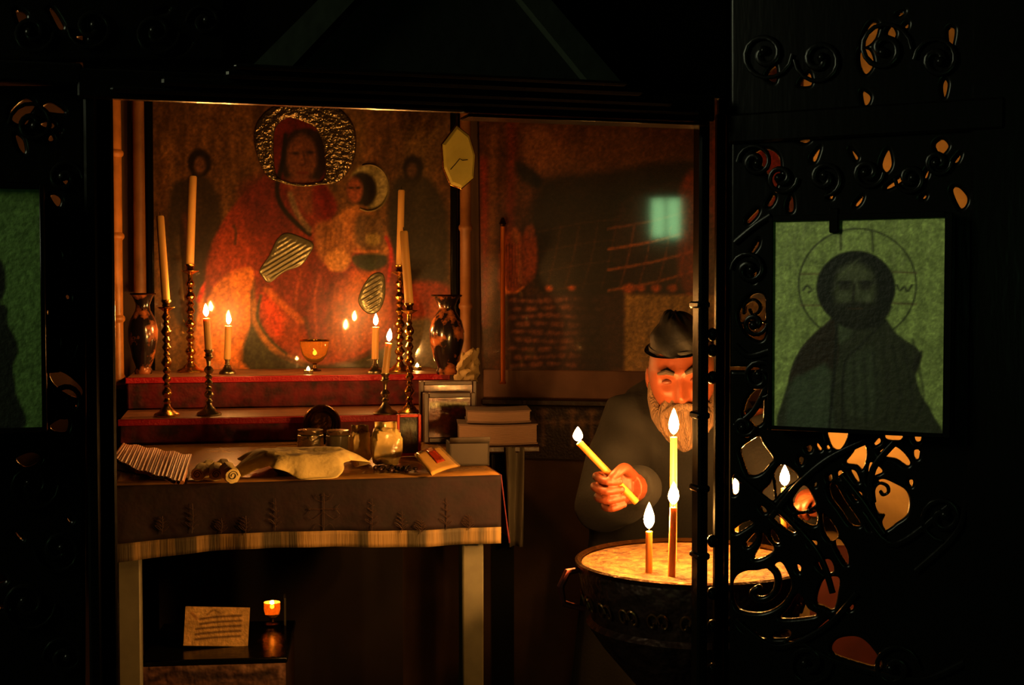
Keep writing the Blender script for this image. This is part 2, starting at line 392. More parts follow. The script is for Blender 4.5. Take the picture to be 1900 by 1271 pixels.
# pier of cream plaster behind the leaf
PF = Frame(onY(1500, 600, 3.27), -6)
s0 = PF.px(1506, 900)[0]; s1 = PF.px(1830, 900)[0]
w = MB(); w.fbox(PF, s0, s1, 0, 3.0, -.25, 0, .01); struct('wall_pier', w, M_plaster)
w = MB(); w.fbox(PF, s0-.002, s1+.002, 0, PF.px(1600, 1012)[1], 0, .012, .004); struct('trim_4', w, mat('red_brown_wainscot', (104, 42, 30), .7, var=.4))
# rear wall with its window; another is added on the left wall
RW = -3.0
def rwin(n, x0, x1, z0, z1, col, st):
    f = MB(); t = .04
    for a, b, c, d_ in ((x0-t, x0, z0-t, z1+t), (x1, x1+t, z0-t, z1+t), (x0, x1, z0-t, z0), (x0, x1, z1, z1+t), ((x0+x1)/2-.008, (x0+x1)/2+.008, z0, z1)):
        f.box((a, RW-.02, c), (b, RW+.05, d_))
    o = struct('window_%d' % n, f, M_wood2)
    g = MB(); g.add([(x0, RW+.01, z0), (x1, RW+.01, z0), (x1, RW+.01, z1), (x0, RW+.01, z1)], [(0, 1, 2, 3)])
    me = bpy.data.meshes.new('pane'); me.from_pydata(g.v, [], [(0, 1, 2, 3)]); me.materials.append(emis('daylight_pane_%d' % n, col, st))
    p = bpy.data.objects.new('pane', me); COL.objects.link(p); p.parent = o; p['kind'] = 'structure'
w = MB(); w.box((-2.5, -3.2, 0), (2.5, RW-.05, 3.4)); struct('wall_rear', w, M_dark)
# where the mural mirrors window 1
TILT = math.radians(2.2)
def mirror(px, py, fr, Y):
    s, z = fr.px(px, py); p = fr.P(s, z); d = ray(px, py); n = fr.N*math.cos(TILT)-Vector((0, 0, math.sin(TILT))); r = d-n*2*d.dot(n); return p+r*((Y-p.y)/r.y)
m0 = mirror(1212, 440, FM, RW); m1 = mirror(1266, 368, FM, RW)
rwin(1, min(m0.x, m1.x), max(m0.x, m1.x), min(m0.z, m1.z), max(m0.z, m1.z), (.42, .9, .36), 15)
f = MB(); x = -2.5
for a, b_, c, d_ in ((.66, .7, 1.96, 3.04), (1.4, 1.44, 1.96, 3.04), (.7, 1.4, 1.96, 2.0), (.7, 1.4, 3.0, 3.04), (1.042, 1.058, 2.0, 3.0)): f.box((x-.02, a, c), (x+.05, b_, d_))
wo = struct('window_2', f, M_wood2)  # unseen window added on the left wall to light the icons
me = bpy.data.meshes.new('pane'); me.from_pydata([(x+.01, .7, 2), (x+.01, 1.4, 2), (x+.01, 1.4, 3), (x+.01, .7, 3)], [], [(0, 1, 2, 3)]); me.materials.append(emis('daylight_pane_2', (.88, .92, .54), 16))
wp = bpy.data.objects.new('pane', me); COL.objects.link(wp); wp.parent = wo; wp['kind'] = 'structure'

# ------------------------------------------------------------------ pictures on the back wall
def big_icon(p):
    p.noise(14, 70, .35, 3).noise(60, 200, .4, 8, (128, 106, 50)).noise(5, 5, .22, 4)
    # attendants
    p.poly([(318, 350), (350, 330), (372, 325), (395, 340), (412, 400), (408, 520), (400, 600), (330, 600), (310, 460)], (44, 34, 24), 6, .95)
    p.line([(345, 400), (350, 500), (345, 580)], 10, (110, 52, 30), .5, 5)
    p.ell(370, 302, 22, 26, (26, 20, 16), 3); p.ell(371, 306, 11, 16, (100, 64, 44), 3)
    p.poly([(726, 350), (748, 325), (768, 320), (800, 335), (825, 380), (832, 470), (815, 545), (745, 545), (722, 450)], (42, 36, 26), 6, .95)
    p.ell(766, 312, 19, 24, (24, 20, 16), 3); p.ell(764, 316, 10, 14, (84, 58, 40), 3)
    # throne side and cushion
    p.poly([(368, 690), (368, 560), (384, 520), (420, 494), (474, 480), (490, 500), (468, 530), (466, 690)], (206, 116, 44), 3)
    p.line([(368, 556), (388, 520), (424, 496), (482, 484)], 9, (196, 30, 14), .9, 3)
    p.line([(467, 540), (466, 688)], 4, (80, 60, 34), .9, 2)
    p.poly([(468, 600), (500, 640), (600, 676), (700, 640), (716, 690), (468, 690)], (56, 56, 34), 4)
    p.poly([(730, 540), (790, 520), (838, 540), (838, 610), (760, 610)], (130, 46, 22), 6)
    p.poly([(736, 600), (838, 600), (838, 690), (720, 690)], (84, 74, 50), 6)
    p.poly([(800, 560), (822, 552), (818, 600), (800, 600)], (190, 100, 40), 5, .7)
    # robe: upper part darker, lower brighter, candlelight from below put into the colours
    p.poly([(380, 560), (384, 490), (398, 440), (430, 385), (470, 345), (512, 318), (560, 350), (600, 400), (660, 420), (716, 430), (736, 500), (740, 580), (720, 640), (610, 676), (520, 650), (476, 590), (470, 500), (430, 500), (398, 530)], (118, 44, 28), 3)
    p.poly([(384, 520), (400, 450), (440, 420), (470, 470), (440, 500)], (150, 58, 28), 10, .8)
    p.poly([(446, 355), (510, 320), (560, 380), (540, 430), (480, 430)], (92, 34, 30), 14, .9)
    p.ell(607, 585, 118, 92, (150, 62, 26), 5, .95)
    p.poly([(505, 520), (580, 480), (650, 500), (640, 600), (600, 640), (540, 590)], (104, 40, 30), 10, .9)
    p.poly([(640, 520), (700, 500), (716, 600), (660, 650), (610, 650), (612, 580)], (166, 86, 30), 12, .8)
    p.poly([(484, 560), (494, 548), (520, 580), (520, 620), (500, 610)], (206, 66, 22), 8, .9)
    p.line([(494, 536), (530, 570), (560, 596)], 13, (180, 96, 40), .8, 3)
    p.line([(470, 560), (480, 610), (512, 650), (560, 672)], 13, (164, 106, 50), .9, 3)
    p.line([(484, 548), (478, 590), (500, 628), (530, 655)], 5, (52, 60, 38), .9, 2)
    p.line([(520, 660), (600, 680), (690, 650), (725, 610)], 5, (60, 44, 24), .7, 3)
    for k in range(9): p.line([(560+k*16, 500+k*6), (548+k*18, 560), (560+k*14, 640)], 3, (120, 26, 20) if k % 2 else (220, 110, 40), .35, 3)
    # head, veil
    p.poly([(504, 318), (498, 270), (512, 225), (550, 206), (592, 216), (612, 256), (606, 330), (590, 360), (556, 380), (520, 352)], (92, 28, 22), 3)
    p.poly([(528, 330), (524, 280), (540, 246), (572, 238), (604, 256), (606, 300), (596, 330), (562, 340)], (34, 24, 18), 3)
    p.ell(560, 292, 29, 43, (104, 62, 40), 4); p.poly([(532, 330), (590, 335), (586, 372), (572, 400), (540, 360)], (112, 62, 42), 5)
    p.ell(548, 284, 7, 3, (34, 22, 16), 2); p.ell(576, 282, 7, 3, (34, 22, 16), 2); p.line([(562, 280), (566, 302), (560, 306)], 3, (60, 36, 26), .8)
    p.line([(552, 320), (570, 320)], 4, (92, 34, 26), .8)
    p.line([(530, 250), (524, 300), (514, 350), (524, 384), (548, 412), (574, 434)], 8, (20, 18, 14), 1, 2)
    p.line([(538, 360), (552, 396), (574, 426)], 11, (116, 106, 78), .8, 3)
    p.poly([(580, 352), (600, 340), (626, 380), (612, 408), (586, 400)], (104, 28, 24), 4)
    # child
    p.ell(684, 348, 38, 44, (150, 140, 92), 3); p.ell(672, 352, 27, 33, (28, 22, 16), 3); p.ell(658, 352, 15, 24, (150, 80, 50), 3)
    p.ell(652, 348, 4, 2, (30, 20, 14), 1.5); p.ell(664, 348, 4, 2, (30, 20, 14), 1.5)
    p.poly([(600, 440), (632, 394), (664, 380), (690, 392), (716, 430), (722, 470), (690, 480), (660, 462), (640, 500), (610, 496), (596, 470)], (170, 108, 52), 4)
    p.poly([(664, 400), (700, 400), (716, 440), (700, 470), (660, 450)], (92, 72, 46), 6, .9)
    p.ell(692, 444, 14, 12, (150, 128, 66), 4); p.line([(656, 466), (700, 466)], 5, (180, 110, 56), .9)
    p.poly([(656, 474), (712, 472), (716, 490), (690, 502), (662, 494)], (38, 48, 34), 3)
    p.poly([(584, 420), (610, 408), (640, 410), (640, 480), (612, 492), (588, 470)], (146, 96, 50), 5, .9)
    for k in range(6): p.line([(606+k*9, 424), (600+k*10, 480)], 2.5, (110, 66, 36), .5)
    p.line([(716, 440), (726, 470), (720, 520)], 6, (176, 36, 26), .8)
    p.poly([(608, 470), (632, 462), (650, 478), (640, 500), (612, 500)], (186, 130, 66), 4)
    p.line([(434, 418), (438, 432), (436, 452)], 5, (60, 40, 28), .8)
    p.line([(566, 590), (572, 610), (580, 640)], 6, (60, 50, 42), .7, 3)
    p.noise(4, 4, .25, 11).noise(9, 22, .2, 17)
s0, _ = FB.px(288, 600); s1, _ = FB.px(834, 600); z0 = FB.px(560, 690)[1]; z1 = FB.px(560, 120)[1]
t = thing('icon_painting', 'large dim painting of a seated mother in red holding a child, behind the altar candles', 'painting', FB.P((s0+s1)/2, z0, .01), (0, 0, FB.yaw))
panel('painted_panel', FB, (s0, s1, z0, z1), big_icon, paintmat('glazed_painting', .35, 1, .04, bump=.03), t, d=.018, step=.0035, thick=.012, base=(92, 62, 32))
f = MB(); f.fbox(FB, s0-.022, s0, z0, z1+.02, .001, .034, .004); f.fbox(FB, s1, s1+.022, z0, z1+.02, .001, .034, .004); f.fbox(FB, s0, s1, z1, z1+.022, .001, .034, .004); part('frame', f, M_wood, t)
def relief(name, fr, pts, m, d, parent, amp=.006, ridges=None, hole=None, n=64, label=None, seed=1):
    """beaten-metal cover: filled outline rising to a crinkled middle"""
    q = catmull([fr.px(x, y, d) for x, y in pts], 6); cx = sum(a for a, b in q)/len(q); cz = sum(b for a, b in q)/len(q)
    hq = catmull([fr.px(x, y, d) for x, y in hole], 6) if hole else None
    mb = MB(); N = len(q); rings = 16; vs = []
    import mathutils
    for k in range(rings+1):
        tt = k/rings
        for i in range(N):
            if hq: hx, hz = hq[int(i*len(hq)/N) % len(hq)]
            else: hx, hz = cx, cz
            x = hx+(q[i][0]-hx)*tt; z = hz+(q[i][1]-hz)*tt
            edge = min(1, (1-tt)*5)*(min(1, tt*5) if hq else 1)
            nn = mathutils.noise.noise(Vector((x*55, z*55, seed)))*.6+mathutils.noise.noise(Vector((x*120, z*120, seed+5)))*.4
            h = amp*(.55+nn*.8)
            if ridges: h = amp*(.5+.5*math.sin((x*ridges[0]+z*ridges[1])))
            vs.append(fr.P(x, z, d+.001+h*edge))
    fs = [(k*N+i, k*N+(i+1) % N, (k+1)*N+(i+1) % N, (k+1)*N+i) for k in range(rings) for i in range(N)]
    mb.add(vs, fs); return part(name, mb, m, parent, ang=180, label=label, solid=.0012)
relief('halo', FB, [(472, 268), (478, 226), (510, 196), (566, 186), (622, 196), (654, 228), (661, 268), (652, 310), (626, 338), (600, 342), (560, 346), (520, 338), (492, 322)], M_silver, .02, t,
       hole=[(508, 268), (512, 236), (534, 218), (560, 224), (584, 236), (598, 262), (602, 290), (604, 312), (600, 332), (586, 338), (552, 340), (520, 332), (510, 312)], label='crinkled beaten silver halo')
relief('sleeve_cover', FB, [(482, 500), (500, 473), (514, 444), (532, 432), (560, 440), (582, 453), (572, 475), (557, 493), (528, 504), (500, 524), (486, 512)], M_gilt, .02, t, amp=.0045, ridges=(-240, 400), label='ribbed silver-gilt sleeve')
relief('sleeve_cover', FB, [(665, 560), (674, 530), (692, 508), (712, 510), (714, 550), (702, 577), (682, 581)], M_gilt, .02, t, amp=.0045, ridges=(-240, 400), seed=4, label='ribbed silver-gilt sleeve, the smaller')
hc = [(684+37*math.cos(a), 348+43*math.sin(a)) for a in [i*PI/8-1.9 for i in range(11)]]; 
mb = MB(); mb.tube([FB.P(*FB.px(x, y, .022), .022) for x, y in catmull(hc, 4, False)], .007, 8, flat=.4); part('small_halo', mb, mat('pale_dull_silver', (150, 140, 100), .4, metal=.5), t)

# mural
def mural(p):
    p.noise(20, 60, .3, 21).noise(5, 5, .25, 22).noise(40, 40, .35, 23, (74, 44, 24))
    p.line([(900, 300), (902, 480), (898, 600)], 14, (128, 40, 26), .8, 6); p.line([(950, 200), (953, 300), (948, 420), (955, 500)], 16, (100, 34, 22), .7, 6)
    p.line([(920, 240), (915, 420), (910, 600)], 12, (116, 72, 36), .6, 5)
    # rocks
    p.poly([(975, 245), (1010, 235), (1040, 270), (1070, 290), (1010, 330), (975, 300)], (112, 70, 40), 8, .8)
    p.poly([(1010, 330), (1090, 250), (1200, 240), (1295, 300), (1300, 330), (1160, 370), (1050, 350)], (84, 52, 28), 14, .8)
    p.poly([(960, 300), (985, 310), (1010, 335), (1000, 350), (968, 330)], (26, 22, 22), 5)
    # dark building with a lattice of pale ribs
    p.poly([(1000, 350), (1120, 320), (1290, 300), (1290, 370), (1160, 410), (1150, 540), (1000, 540)], (30, 22, 14), 8, .9)
    p.poly([(1150, 380), (1280, 350), (1280, 540), (1160, 540)], (48, 28, 20), 5, .9)
    for k in range(5):
        y = 376+k*38; p.line([(1000, y+54), (1080, y+38), (1150, y+30)], 2.5, (78, 46, 26), .6); p.line([(1130, y+48), (1210, y+34), (1285, y+14)], 5, (176, 96, 44) if k > 0 else (110, 60, 34), .85)
    for k in range(8): x = 1020+k*34; p.line([(x+22, 420), (x+10, 480), (x-6, 535)], 3.5, (136, 70, 36), .6 if x > 1130 else .25)
    for x, r in ((1020, 5), (1062, 5), (1168, 9), (1190, 6), (1218, 7), (1248, 7)): p.ell(x, 534, r+2, r, (206, 96, 34), 3)
    p.poly([(1262, 350), (1300, 330), (1300, 540), (1262, 520)], (136, 52, 24), 6, .8)
    # seated figures
    p.poly([(930, 540), (930, 470), (944, 430), (962, 426), (970, 460), (966, 536)], (168, 74, 34), 4); p.ell(958, 438, 9, 14, (150, 80, 44), 3)
    p.poly([(968, 530), (972, 440), (986, 424), (998, 450), (996, 505), (978, 526)], (140, 62, 30), 4); p.ell(986, 428, 8, 12, (120, 60, 34), 3)
    for k in range(5): p.line([(942+k*5, 452), (940+k*6, 500), (944+k*6, 532)], 2, (80, 32, 18), .7)
    p.line([(934, 534), (952, 544), (972, 532)], 5, (220, 120, 40), .9)
    # hatched roof
    p.poly([(940, 545), (1160, 545), (1160, 684), (940, 684)], (60, 34, 28), 3, 1, False)
    for i in range(13):
        for j in range(9):
            x = 955+i*16+(j % 2)*8; y = 556+j*15
            if x < 1110: x += 3*math.sin(i*3+j*5); p.ell(x, y+2*math.sin(i*7+j), 7.5, 4.2+math.sin(i*5+j*3), (164, 96, 72), 2.2, .85*max(.3, 1-(x-950)/260))
    p.line([(1090, 550), (1100, 680)], 46, (30, 20, 18), .7, 12)
    # cream wall at the right
    p.poly([(1160, 544), (1310, 548), (1500, 560), (1500, 700), (1158, 690)], (176, 134, 66), 4, 1, False)
    for k in range(12): p.line([(1176+k*24, 560), (1172+k*24+7*(k % 3), 640)], 6, (104, 78, 42), .45, 4)
    p.poly([(1500, 200), (1800, 200), (1800, 700), (1500, 700)], (120, 60, 34), 10, .7, False)
    p.poly([(1340, 230), (1440, 220), (1480, 330), (1440, 440), (1330, 430)], (150, 40, 30), 14, .8)
    p.line([(1380, 598), (1500, 600)], 9, (96, 40, 24), .9)
    p.noise(4, 4, .3, 29)
sm0 = .004; sm1 = 1.6; zb = FM.px(1030, 686)[1]; zt = FM.px(1030, 60)[1]
t = thing('wall_painting', 'large dark wall painting with seated figures and a lattice-ribbed roof, right of the altar', 'painting', FM.P(.6, zb, .005), (0, 0, FM.yaw))
panel('painted_panel', FM, (sm0, sm1, zb, zt), mural, paintmat('varnished_mural', .32, .9, .05, bump=.12, bscale=260), t, d=.012, step=.005, thick=.01, base=(70, 40, 24)); t.rotation_euler = (TILT, 0, FM.yaw)
def dado(p):
    p.noise(12, 8, .3, 31)
    for i, x in enumerate((1008, 1062, 1098, 1148, 1200)):
        p.line([(x, 760), (x, 826)], 7, (120, 88, 70), .8, 3); p.line([(x-18, 782), (x+18, 784)], 6, (120, 88, 70), .8, 3)
        p.ell(x, 764, 11, 6, (130, 98, 76), 3, .8); p.ell(x-20, 783, 5, 10, (124, 92, 70), 3, .7); p.ell(x+20, 785, 5, 10, (124, 92, 70), 3, .7)
zl1 = FM.px(1030, 738)[1]; zl0 = FM.px(1030, 752)[1]; zd0 = FM.px(1030, 850)[1]
lt = MB(); lt.fbox(FM, .01, 1.6, zl1, zb, .0, .02, .003); struct('trim_2', lt, mat('mauve_brown_plaster', (124, 88, 72), .7, var=.35, vscale=10, bump=.2))
lt = MB(); lt.fbox(FM, .01, 1.6, zl0, zl1, .0, .05, .006); struct('trim_3', lt, M_wood2)
t = thing('tiled_dado', 'dim band of cross-patterned wall tiles below the painted wall ledge', 'tile band', FM.P(.6, zd0, .01), (0, 0, FM.yaw))
panel('tile_band', FM, (.02, 1.6, zd0, zl0-.002), dado, paintmat('glazed_tile', .45), t, d=.016, thick=.012, base=(46, 34, 32))

# columns flanking the altar painting
def column(px, w_px, top, bot, label, d=.05, m=M_ochre, plain=False):
    s, z0 = FB.px(px, bot, d); z1 = FB.px(px, top, d)[1]; r = w_px/2*4.35/F; h = z1-z0
    c = FB.P(s, z0, d); t = thing('column', label, 'column', c)
    pr = [(r*1.35, 0), (r*1.4, .012), (r*1.15, .02), (r*1.3, .03), (r, .045)] if not plain else [(r, 0), (r, .04)]
    if not plain:
        for k in range(3): zz = h*(.22+.26*k); pr += [(r*.96, zz-.012), (r*1.2, zz-.006), (r*1.25, zz), (r*1.2, zz+.006), (r*.96, zz+.012)]
    pr += [(r*.9, h)]
    b = MB(); b.lathe(pr, seg=20); part('shaft', b, m, t, local=True)
    b = MB(); b.lathe([(r*.9, h), (r*1.5, h+.02), (r*1.5, h+.04)], seg=20); part('capital', b, m, t, local=True)
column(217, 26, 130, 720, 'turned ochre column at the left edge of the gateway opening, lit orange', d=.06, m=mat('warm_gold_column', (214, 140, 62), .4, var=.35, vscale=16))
column(260, 22, 130, 545, 'slim reddish column rising behind the left vase', d=.05, plain=True)
column(864, 22, 130, 690, 'slim ochre column right of the altar painting, with turned rings', d=.05)
cm = MB()
s, z0 = FM.px(933, 712, .05); z1 = FM.px(936, 420, .05)[1]; c = FM.P(s, z0, .05)
t = thing('brass_rod', 'thin upright rod glowing orange beside the painted wall corner', 'rod', c)
b = MB(); b.lathe([(.010, 0), (.012, .006), (.008, .012), (.008, z1-z0)], seg=14); part('shaft', b, mat('orange_brass', (206, 110, 34), .3, metal=.6), t, local=True)
b = MB(); b.lathe([(.008, z1-z0), (.013, z1-z0+.008), (.004, z1-z0+.03)], seg=14); part('finial', b, M_dbrass, t, local=True)

# octagonal glass
sg = [(846, 234), (869, 252), (880, 288), (877, 330), (855, 349), (836, 342), (823, 312), (820, 268)]
FO = Frame(onY(850, 290, 4.1), 12)
q = [FO.px(*v) for v in sg]; cx = sum(a for a, b in q)/8; cz = sum(b for a, b in q)/8
t = thing('octagonal_mirror', 'pale yellow-green eight-sided hanging mirror with a dark crack, above the right vase', 'mirror', FO.P(cx, min(b for a, b in q)), (0, 0, FO.yaw))
b = MB(); n = 8
vs = [FO.P(a, z, 0) for a, z in q]+[FO.P(a, z, .012) for a, z in q]+[FO.P(cx+(a-cx)*.86, cz+(z-cz)*.9, .02) for a, z in q]
b.add(vs, [tuple(range(n))]+[(i, (i+1) % n, n+(i+1) % n, n+i) for i in range(n)]+[(n+i, n+(i+1) % n, 2*n+(i+1) % n, 2*n+i) for i in range(n)]+[tuple(2*n+i for i in range(n))]); part('glass', b, M_pale, t, ang=5)
b = MB(); b.tube([FO.P(a, z, .004) for a, z in q+q[:1]], .004, 6); part('rim', b, M_brass, t)
b = MB(); b.tube([FO.P(*FO.px(x, y, .021), .021) for x, y in ((836, 314), (845, 304), (853, 294), (858, 297), (868, 296))], .0014, 5); part('crack', b, M_wick, t)
b = MB(); zt = FO.px(846, 170)[1]; b.tube([FO.P(q[0][0], q[0][1], .006), FO.P(q[0][0], zt, .006)], .0018, 5); part('hanging_chain', b, M_dbrass, t)

# ------------------------------------------------------------------ altar table
L_A = a_of(onZ(918, 882, ZT))[0]
bb = b3-.0
t = thing('altar_table', 'altar table on pale square legs under a dark wine cloth', 'table', FA.P(L_A/2, 0, -b3/2), (0, 0, FA.yaw))
b = MB(); b.fbox(FA, .0, L_A, ZT-.045, ZT-.006, -(b3-.01), -.006, .004); part('tabletop', b, M_wood2, t)
for (sa, da) in ((FA.px(240, 1150, -.03)[0], -.03), (FA.px(878, 1150, -.03)[0], -.03)):
    b = MB(); b.fbox(FA, sa-.025, sa+.025, 0, ZT-.045, da-.05, da, .004); part('leg', b, M_leg, t)
b = MB(); b.fbox(FA, .03, L_A-.03, 0, ZT-.046, -b3+.06, -b3+.09); part('dark_fill_board', b, mat('dark_red_brown_board', (34, 16, 14), .7, var=.4), t, sm=False)  # dark board added to stand for the shade under the table
# cloth
zf = FA.px(560, 992)[1]; zh = FA.px(560, 1024)[1]
t = thing('altar_cloth', 'dark wine altar cloth with faded gold striped border, hanging over the front table edge', 'tablecloth', FA.P(L_A/2, zh, 0), (0, 0, FA.yaw))
def wav(u): return .006*math.sin(u*17+1)+.004*math.sin(u*41)+.003
def hem(u): return .012*math.sin(u*PI)-.004*math.cos(u*9)
b = MB(); b.grid(lambda u, v: FA.P(-.01+(L_A+.02)*u, ZT+.002, .004-(b1+.02)*v), 40, 10); part('top_cover', b, M_top, t, solid=.003, label='shiny table cover with golden candle glow in its colour')
def skirt(u, v, z0, z1, ex=0):
    z = z0+(z1-z0)*v; k = (ZT-z)/(ZT-zh)
    return FA.P(-.012-.0*k+(L_A+.024+.0*k)*u, z+hem(u)*k, .007+wav(u)*k+ex)
b = MB(); b.grid(lambda u, v: skirt(u, v, ZT+.003, zf), 80, 10); part('front_skirt', b, M_cloth_d, t, solid=.003)
b = MB(); b.grid(lambda u, v: skirt(u, v, zf, zh, .001), 80, 4); part('border_band', b, M_border, t, solid=.003, label='faded gold striped border')
for sgn, s_ in ((-1, -.012), (1, L_A+.012)):
    def side(u, v, s_=s_, sgn=sgn):
        k = v; return FA.P(s_+sgn*(.034*k*abs(math.sin(.6+u*5)))*(1), ZT+.003-(ZT-zh)*k, .007-.5*u)
    b = MB(); b.grid(side, 30, 8); part('side_skirt', b, mat('crimson_side_cloth', (96, 22, 30), .8, bump=.2), t, solid=.003)
SKIRT = [c for c in bpy.data.objects if c.name == 'front_skirt'][0]
def E(x, y): s, z = FA.px(x, y, .02); return FA.P(s, z, .0135+wav(s/L_A)*((ZT-z)/(ZT-zh)))
def em(pts, r=.0008): b.tube([E(x, y) for x, y in catmull(pts, 4, False)], r, 5, flat=.6)
b = MB(); em([(601, 915), (601, 985)], .0014); em([(572, 945), (630, 945)], .0014)
for sx in (-1, 1):
    em([(601, 918), (601+sx*9, 922), (601+sx*12, 916)]); em([(601+sx*30, 936), (601+sx*24, 945), (601+sx*30, 954)]); em([(601, 980), (601+sx*12, 972), (601+sx*20, 982)]); em([(601, 950), (601+sx*20, 964), (601+sx*30, 958)])
    em([(601, 932), (601+sx*12, 928), (601+sx*18, 918)])
part('embroidered_cross', b, M_embr, SKIRT)
for cx_, cy_, hh in ((510, 985, 60), (356, 990, 55), (455, 992, 35), (690, 985, 60), (745, 988, 40), (828, 984, 60), (300, 992, 34), (780, 990, 26), (410, 992, 30), (870, 985, 30)):
    b = MB(); em([(cx_, cy_), (cx_+2, cy_-hh*.5), (cx_+1, cy_-hh)], .001)
    for k in range(1, 5):
        for sx in (-1, 1): L_ = 15-2.2*k; y_ = cy_-hh*(k*.2-.08*(sx > 0)); em([(cx_+1, y_), (cx_+sx*L_*.45, y_-3), (cx_+sx*L_, y_-L_*.75), (cx_+sx*L_*.5, y_-L_*.62), (cx_+1, y_)], .0007)
    part('embroidered_sprig', b, M_embr, SKIRT)
# stepped shelf
t = thing('stepped_altar_shelf', 'two-tier stepped shelf under burgundy velvet at the back of the altar table', 'shelf', FA.P(L_A/2, ZT, -b2), (0, 0, FA.yaw))
sA = a_of(onZ(232, 812, ZT))[0]; sB = a_of(onZ(830, 800, ZT))[0]+.02
def tier(name, z0, z1, bf, bk, sa, sb):
    b = MB(); b.fbox(FA, sa, sb, z0, z1, -bk, -bf, .006); o = part(name, b, M_velvet, t); return o
tier('lower_tier', ZT+.004, ZS1, b1, b3-.03, sA, sB)
tier('upper_tier', ZS1+.0005, ZS2, b2, b3-.03, sA, sB)
b = MB()
for z, bf in ((ZS1, b1), (ZS2, b2)): b.fbox(FA, sA-.003, sB+.003, z-.017, z+.0012, -bf-.004, -bf+.003, .002)
part('edge_sheen', b, mat('velvet_lip_sheen', (170, 14, 30), .5, bump=.3, bscale=120), t)  # brighter strips painting the sheen on the velvet's front lips
b = MB(); b.fbox(FA, sA+.004, sB-.004, ZS2+.0005, ZS2+.0022, -(b3-.032), -(b2+.008)); b.fbox(FA, sA+.004, sB-.004, ZS1+.0003, ZS1+.002, -(b2-.003), -(b1+.01)); part('shelf_runner', b, mat('worn_tan_runner', (128, 82, 54), .45, var=.4, vscale=16, bump=.2), t)

# ------------------------------------------------------------------ candles and candlesticks
def flame_prof(w, h): return [(w*.25, 0), (w*.6, h*.08), (w*.92, h*.22), (w, h*.36), (w*.86, h*.55), (w*.55, h*.75), (w*.22, h*.92), (w*.03, h)]
def candle(base, h, r, label, group=None, lit=False, fh=.035, fw=.007, tilt=(0, 0), m=M_wax, cat='candle', strong=True):
    t = thing('candle', label, cat, base, (tilt[0], tilt[1], 0), group)
    b = MB()
    pr = [(r*1.02, 0), (r*1.0, h*.3), (r*.97, h*.7), (r*.96, h-.004), (r*.8, h)]
    if lit: pr = [(r*1.02, 0), (r, h*.5), (r*.97, h-.006), (r*1.0, h-.001), (r*.8, h), (r*.55, h-.003)]
    b.lathe(pr, seg=18); part('wax', b, m, t, local=True)
    b = MB(); b.lathe([(.0011, h-.002), (.0011, h+.009), (.0006, h+.011)], seg=6); part('wick', b, M_wick, t, local=True)
    if lit: b = MB(); b.lathe(flame_prof(fw, fh), c=(0, 0, h+.006), seg=12); part('flame', b, {True: M_flame, False: M_flame_s}.get(strong, M_flame_t), t, local=True)
    return t
def stick(base, h, label, sc=1.0, group=None, m=M_brass, kind=0):
    t = thing('candlestick', label, 'candlestick', base, (0, 0, 0), group)
    br = .031*sc; b = MB(); b.lathe([(br, 0), (br*1.02, .004), (br*.92, .009), (br*.6, .014), (br*.5, .02), (br*.28, .028), (.007*sc, .034)], seg=28); part('base', b, m, t, local=True)
    b = MB(); z = .032; pr = [(.007*sc, z)]; top = h-.03
    k = 0
    while z < top-.02:
        st = (.018, .03, .014, .024)[k % 4]*(.8 if kind else 1); rr = (.0095, .0125, .008, .0105)[k % 4]*sc
        pr += [(.005*sc, z+.001), (rr*.8, z+st*.25), (rr, z+st*.5), (rr*.75, z+st*.78), (.005*sc, z+st)]; z += st; k += 1
    pr += [(.006*sc, top)]
    b.lathe(pr, seg=20, twist=60, lobes=5, lamp=.06); part('stem', b, m, t, local=True)
    b = MB(); w_ = .02*sc if kind == 0 else .012*sc
    b.lathe([(.006*sc, top-.002), (w_*.6, top+.003), (w_, top+.008), (w_*1.03, top+.010), (w_*.6, top+.011)], seg=24); part('drip_pan', b, m, t, local=True)
    b = MB(); b.lathe([(.007*sc, top+.010), (.0095*sc, top+.014), (.008*sc, top+.020), (.0115*sc, h-.004), (.0118*sc, h)], seg=20); part('socket', b, m, t, local=True)
    return t
def hgt(base, px, py): return onY(px, py, base.y).z-base.z
def stick_candle(px, by, zs, top_y, ctop_px, ctop_y, r_px, lab_s, lab_c, lit, sc=1, kind=0, m=M_brass, fh=.035, fw=.0075, gs=None, wax=M_wax):
    B = onZ(px, by, zs+.0025); B.z = zs+.0025; h = hgt(B, px, top_y)
    stick(B, h, lab_s, sc, gs, m, kind)
    cb = Vector((B.x, B.y, B.z+h-.003)); top = onY(ctop_px, ctop_y, B.y); dx = top.x-cb.x; hh = top.z-cb.z
    candle(cb, math.hypot(hh, dx), r_px*B.y/F, lab_c, None, lit, fh, fw, (0, math.atan2(dx, hh)), wax)
stick_candle(354, 690, ZS2, 490, 358, 326, 7.5, 'tall turned brass candlestick at the back left of the upper shelf', 'tallest unlit cream candle at left, in the back brass candlestick', False, 1.35)
stick_candle(310, 772, ZS1, 556, 297, 400, 7.5, 'tall turned brass candlestick at the front left of the lower shelf', 'leaning unlit cream candle at far left, in the front brass candlestick', False, 1.15)
stick_candle(742, 690, ZS2, 492, 745, 352, 6.5, 'tall turned brass candlestick at the back right of the upper shelf', 'tallest unlit candle at right, in the back brass candlestick', False, 1.35)
stick_candle(760, 768, ZS1, 562, 749, 428, 8, 'tall turned brass candlestick at the front right of the lower shelf', 'leaning unlit orange-cream candle in the front right brass candlestick', False, 1.15)
stick_candle(388, 770, ZS1, 648, 383, 590, 6.5, 'short tarnished candlestick on the lower shelf, left side', 'lit candle in the short left candlestick on the lower shelf', True, 1.1, 1, M_pewter)
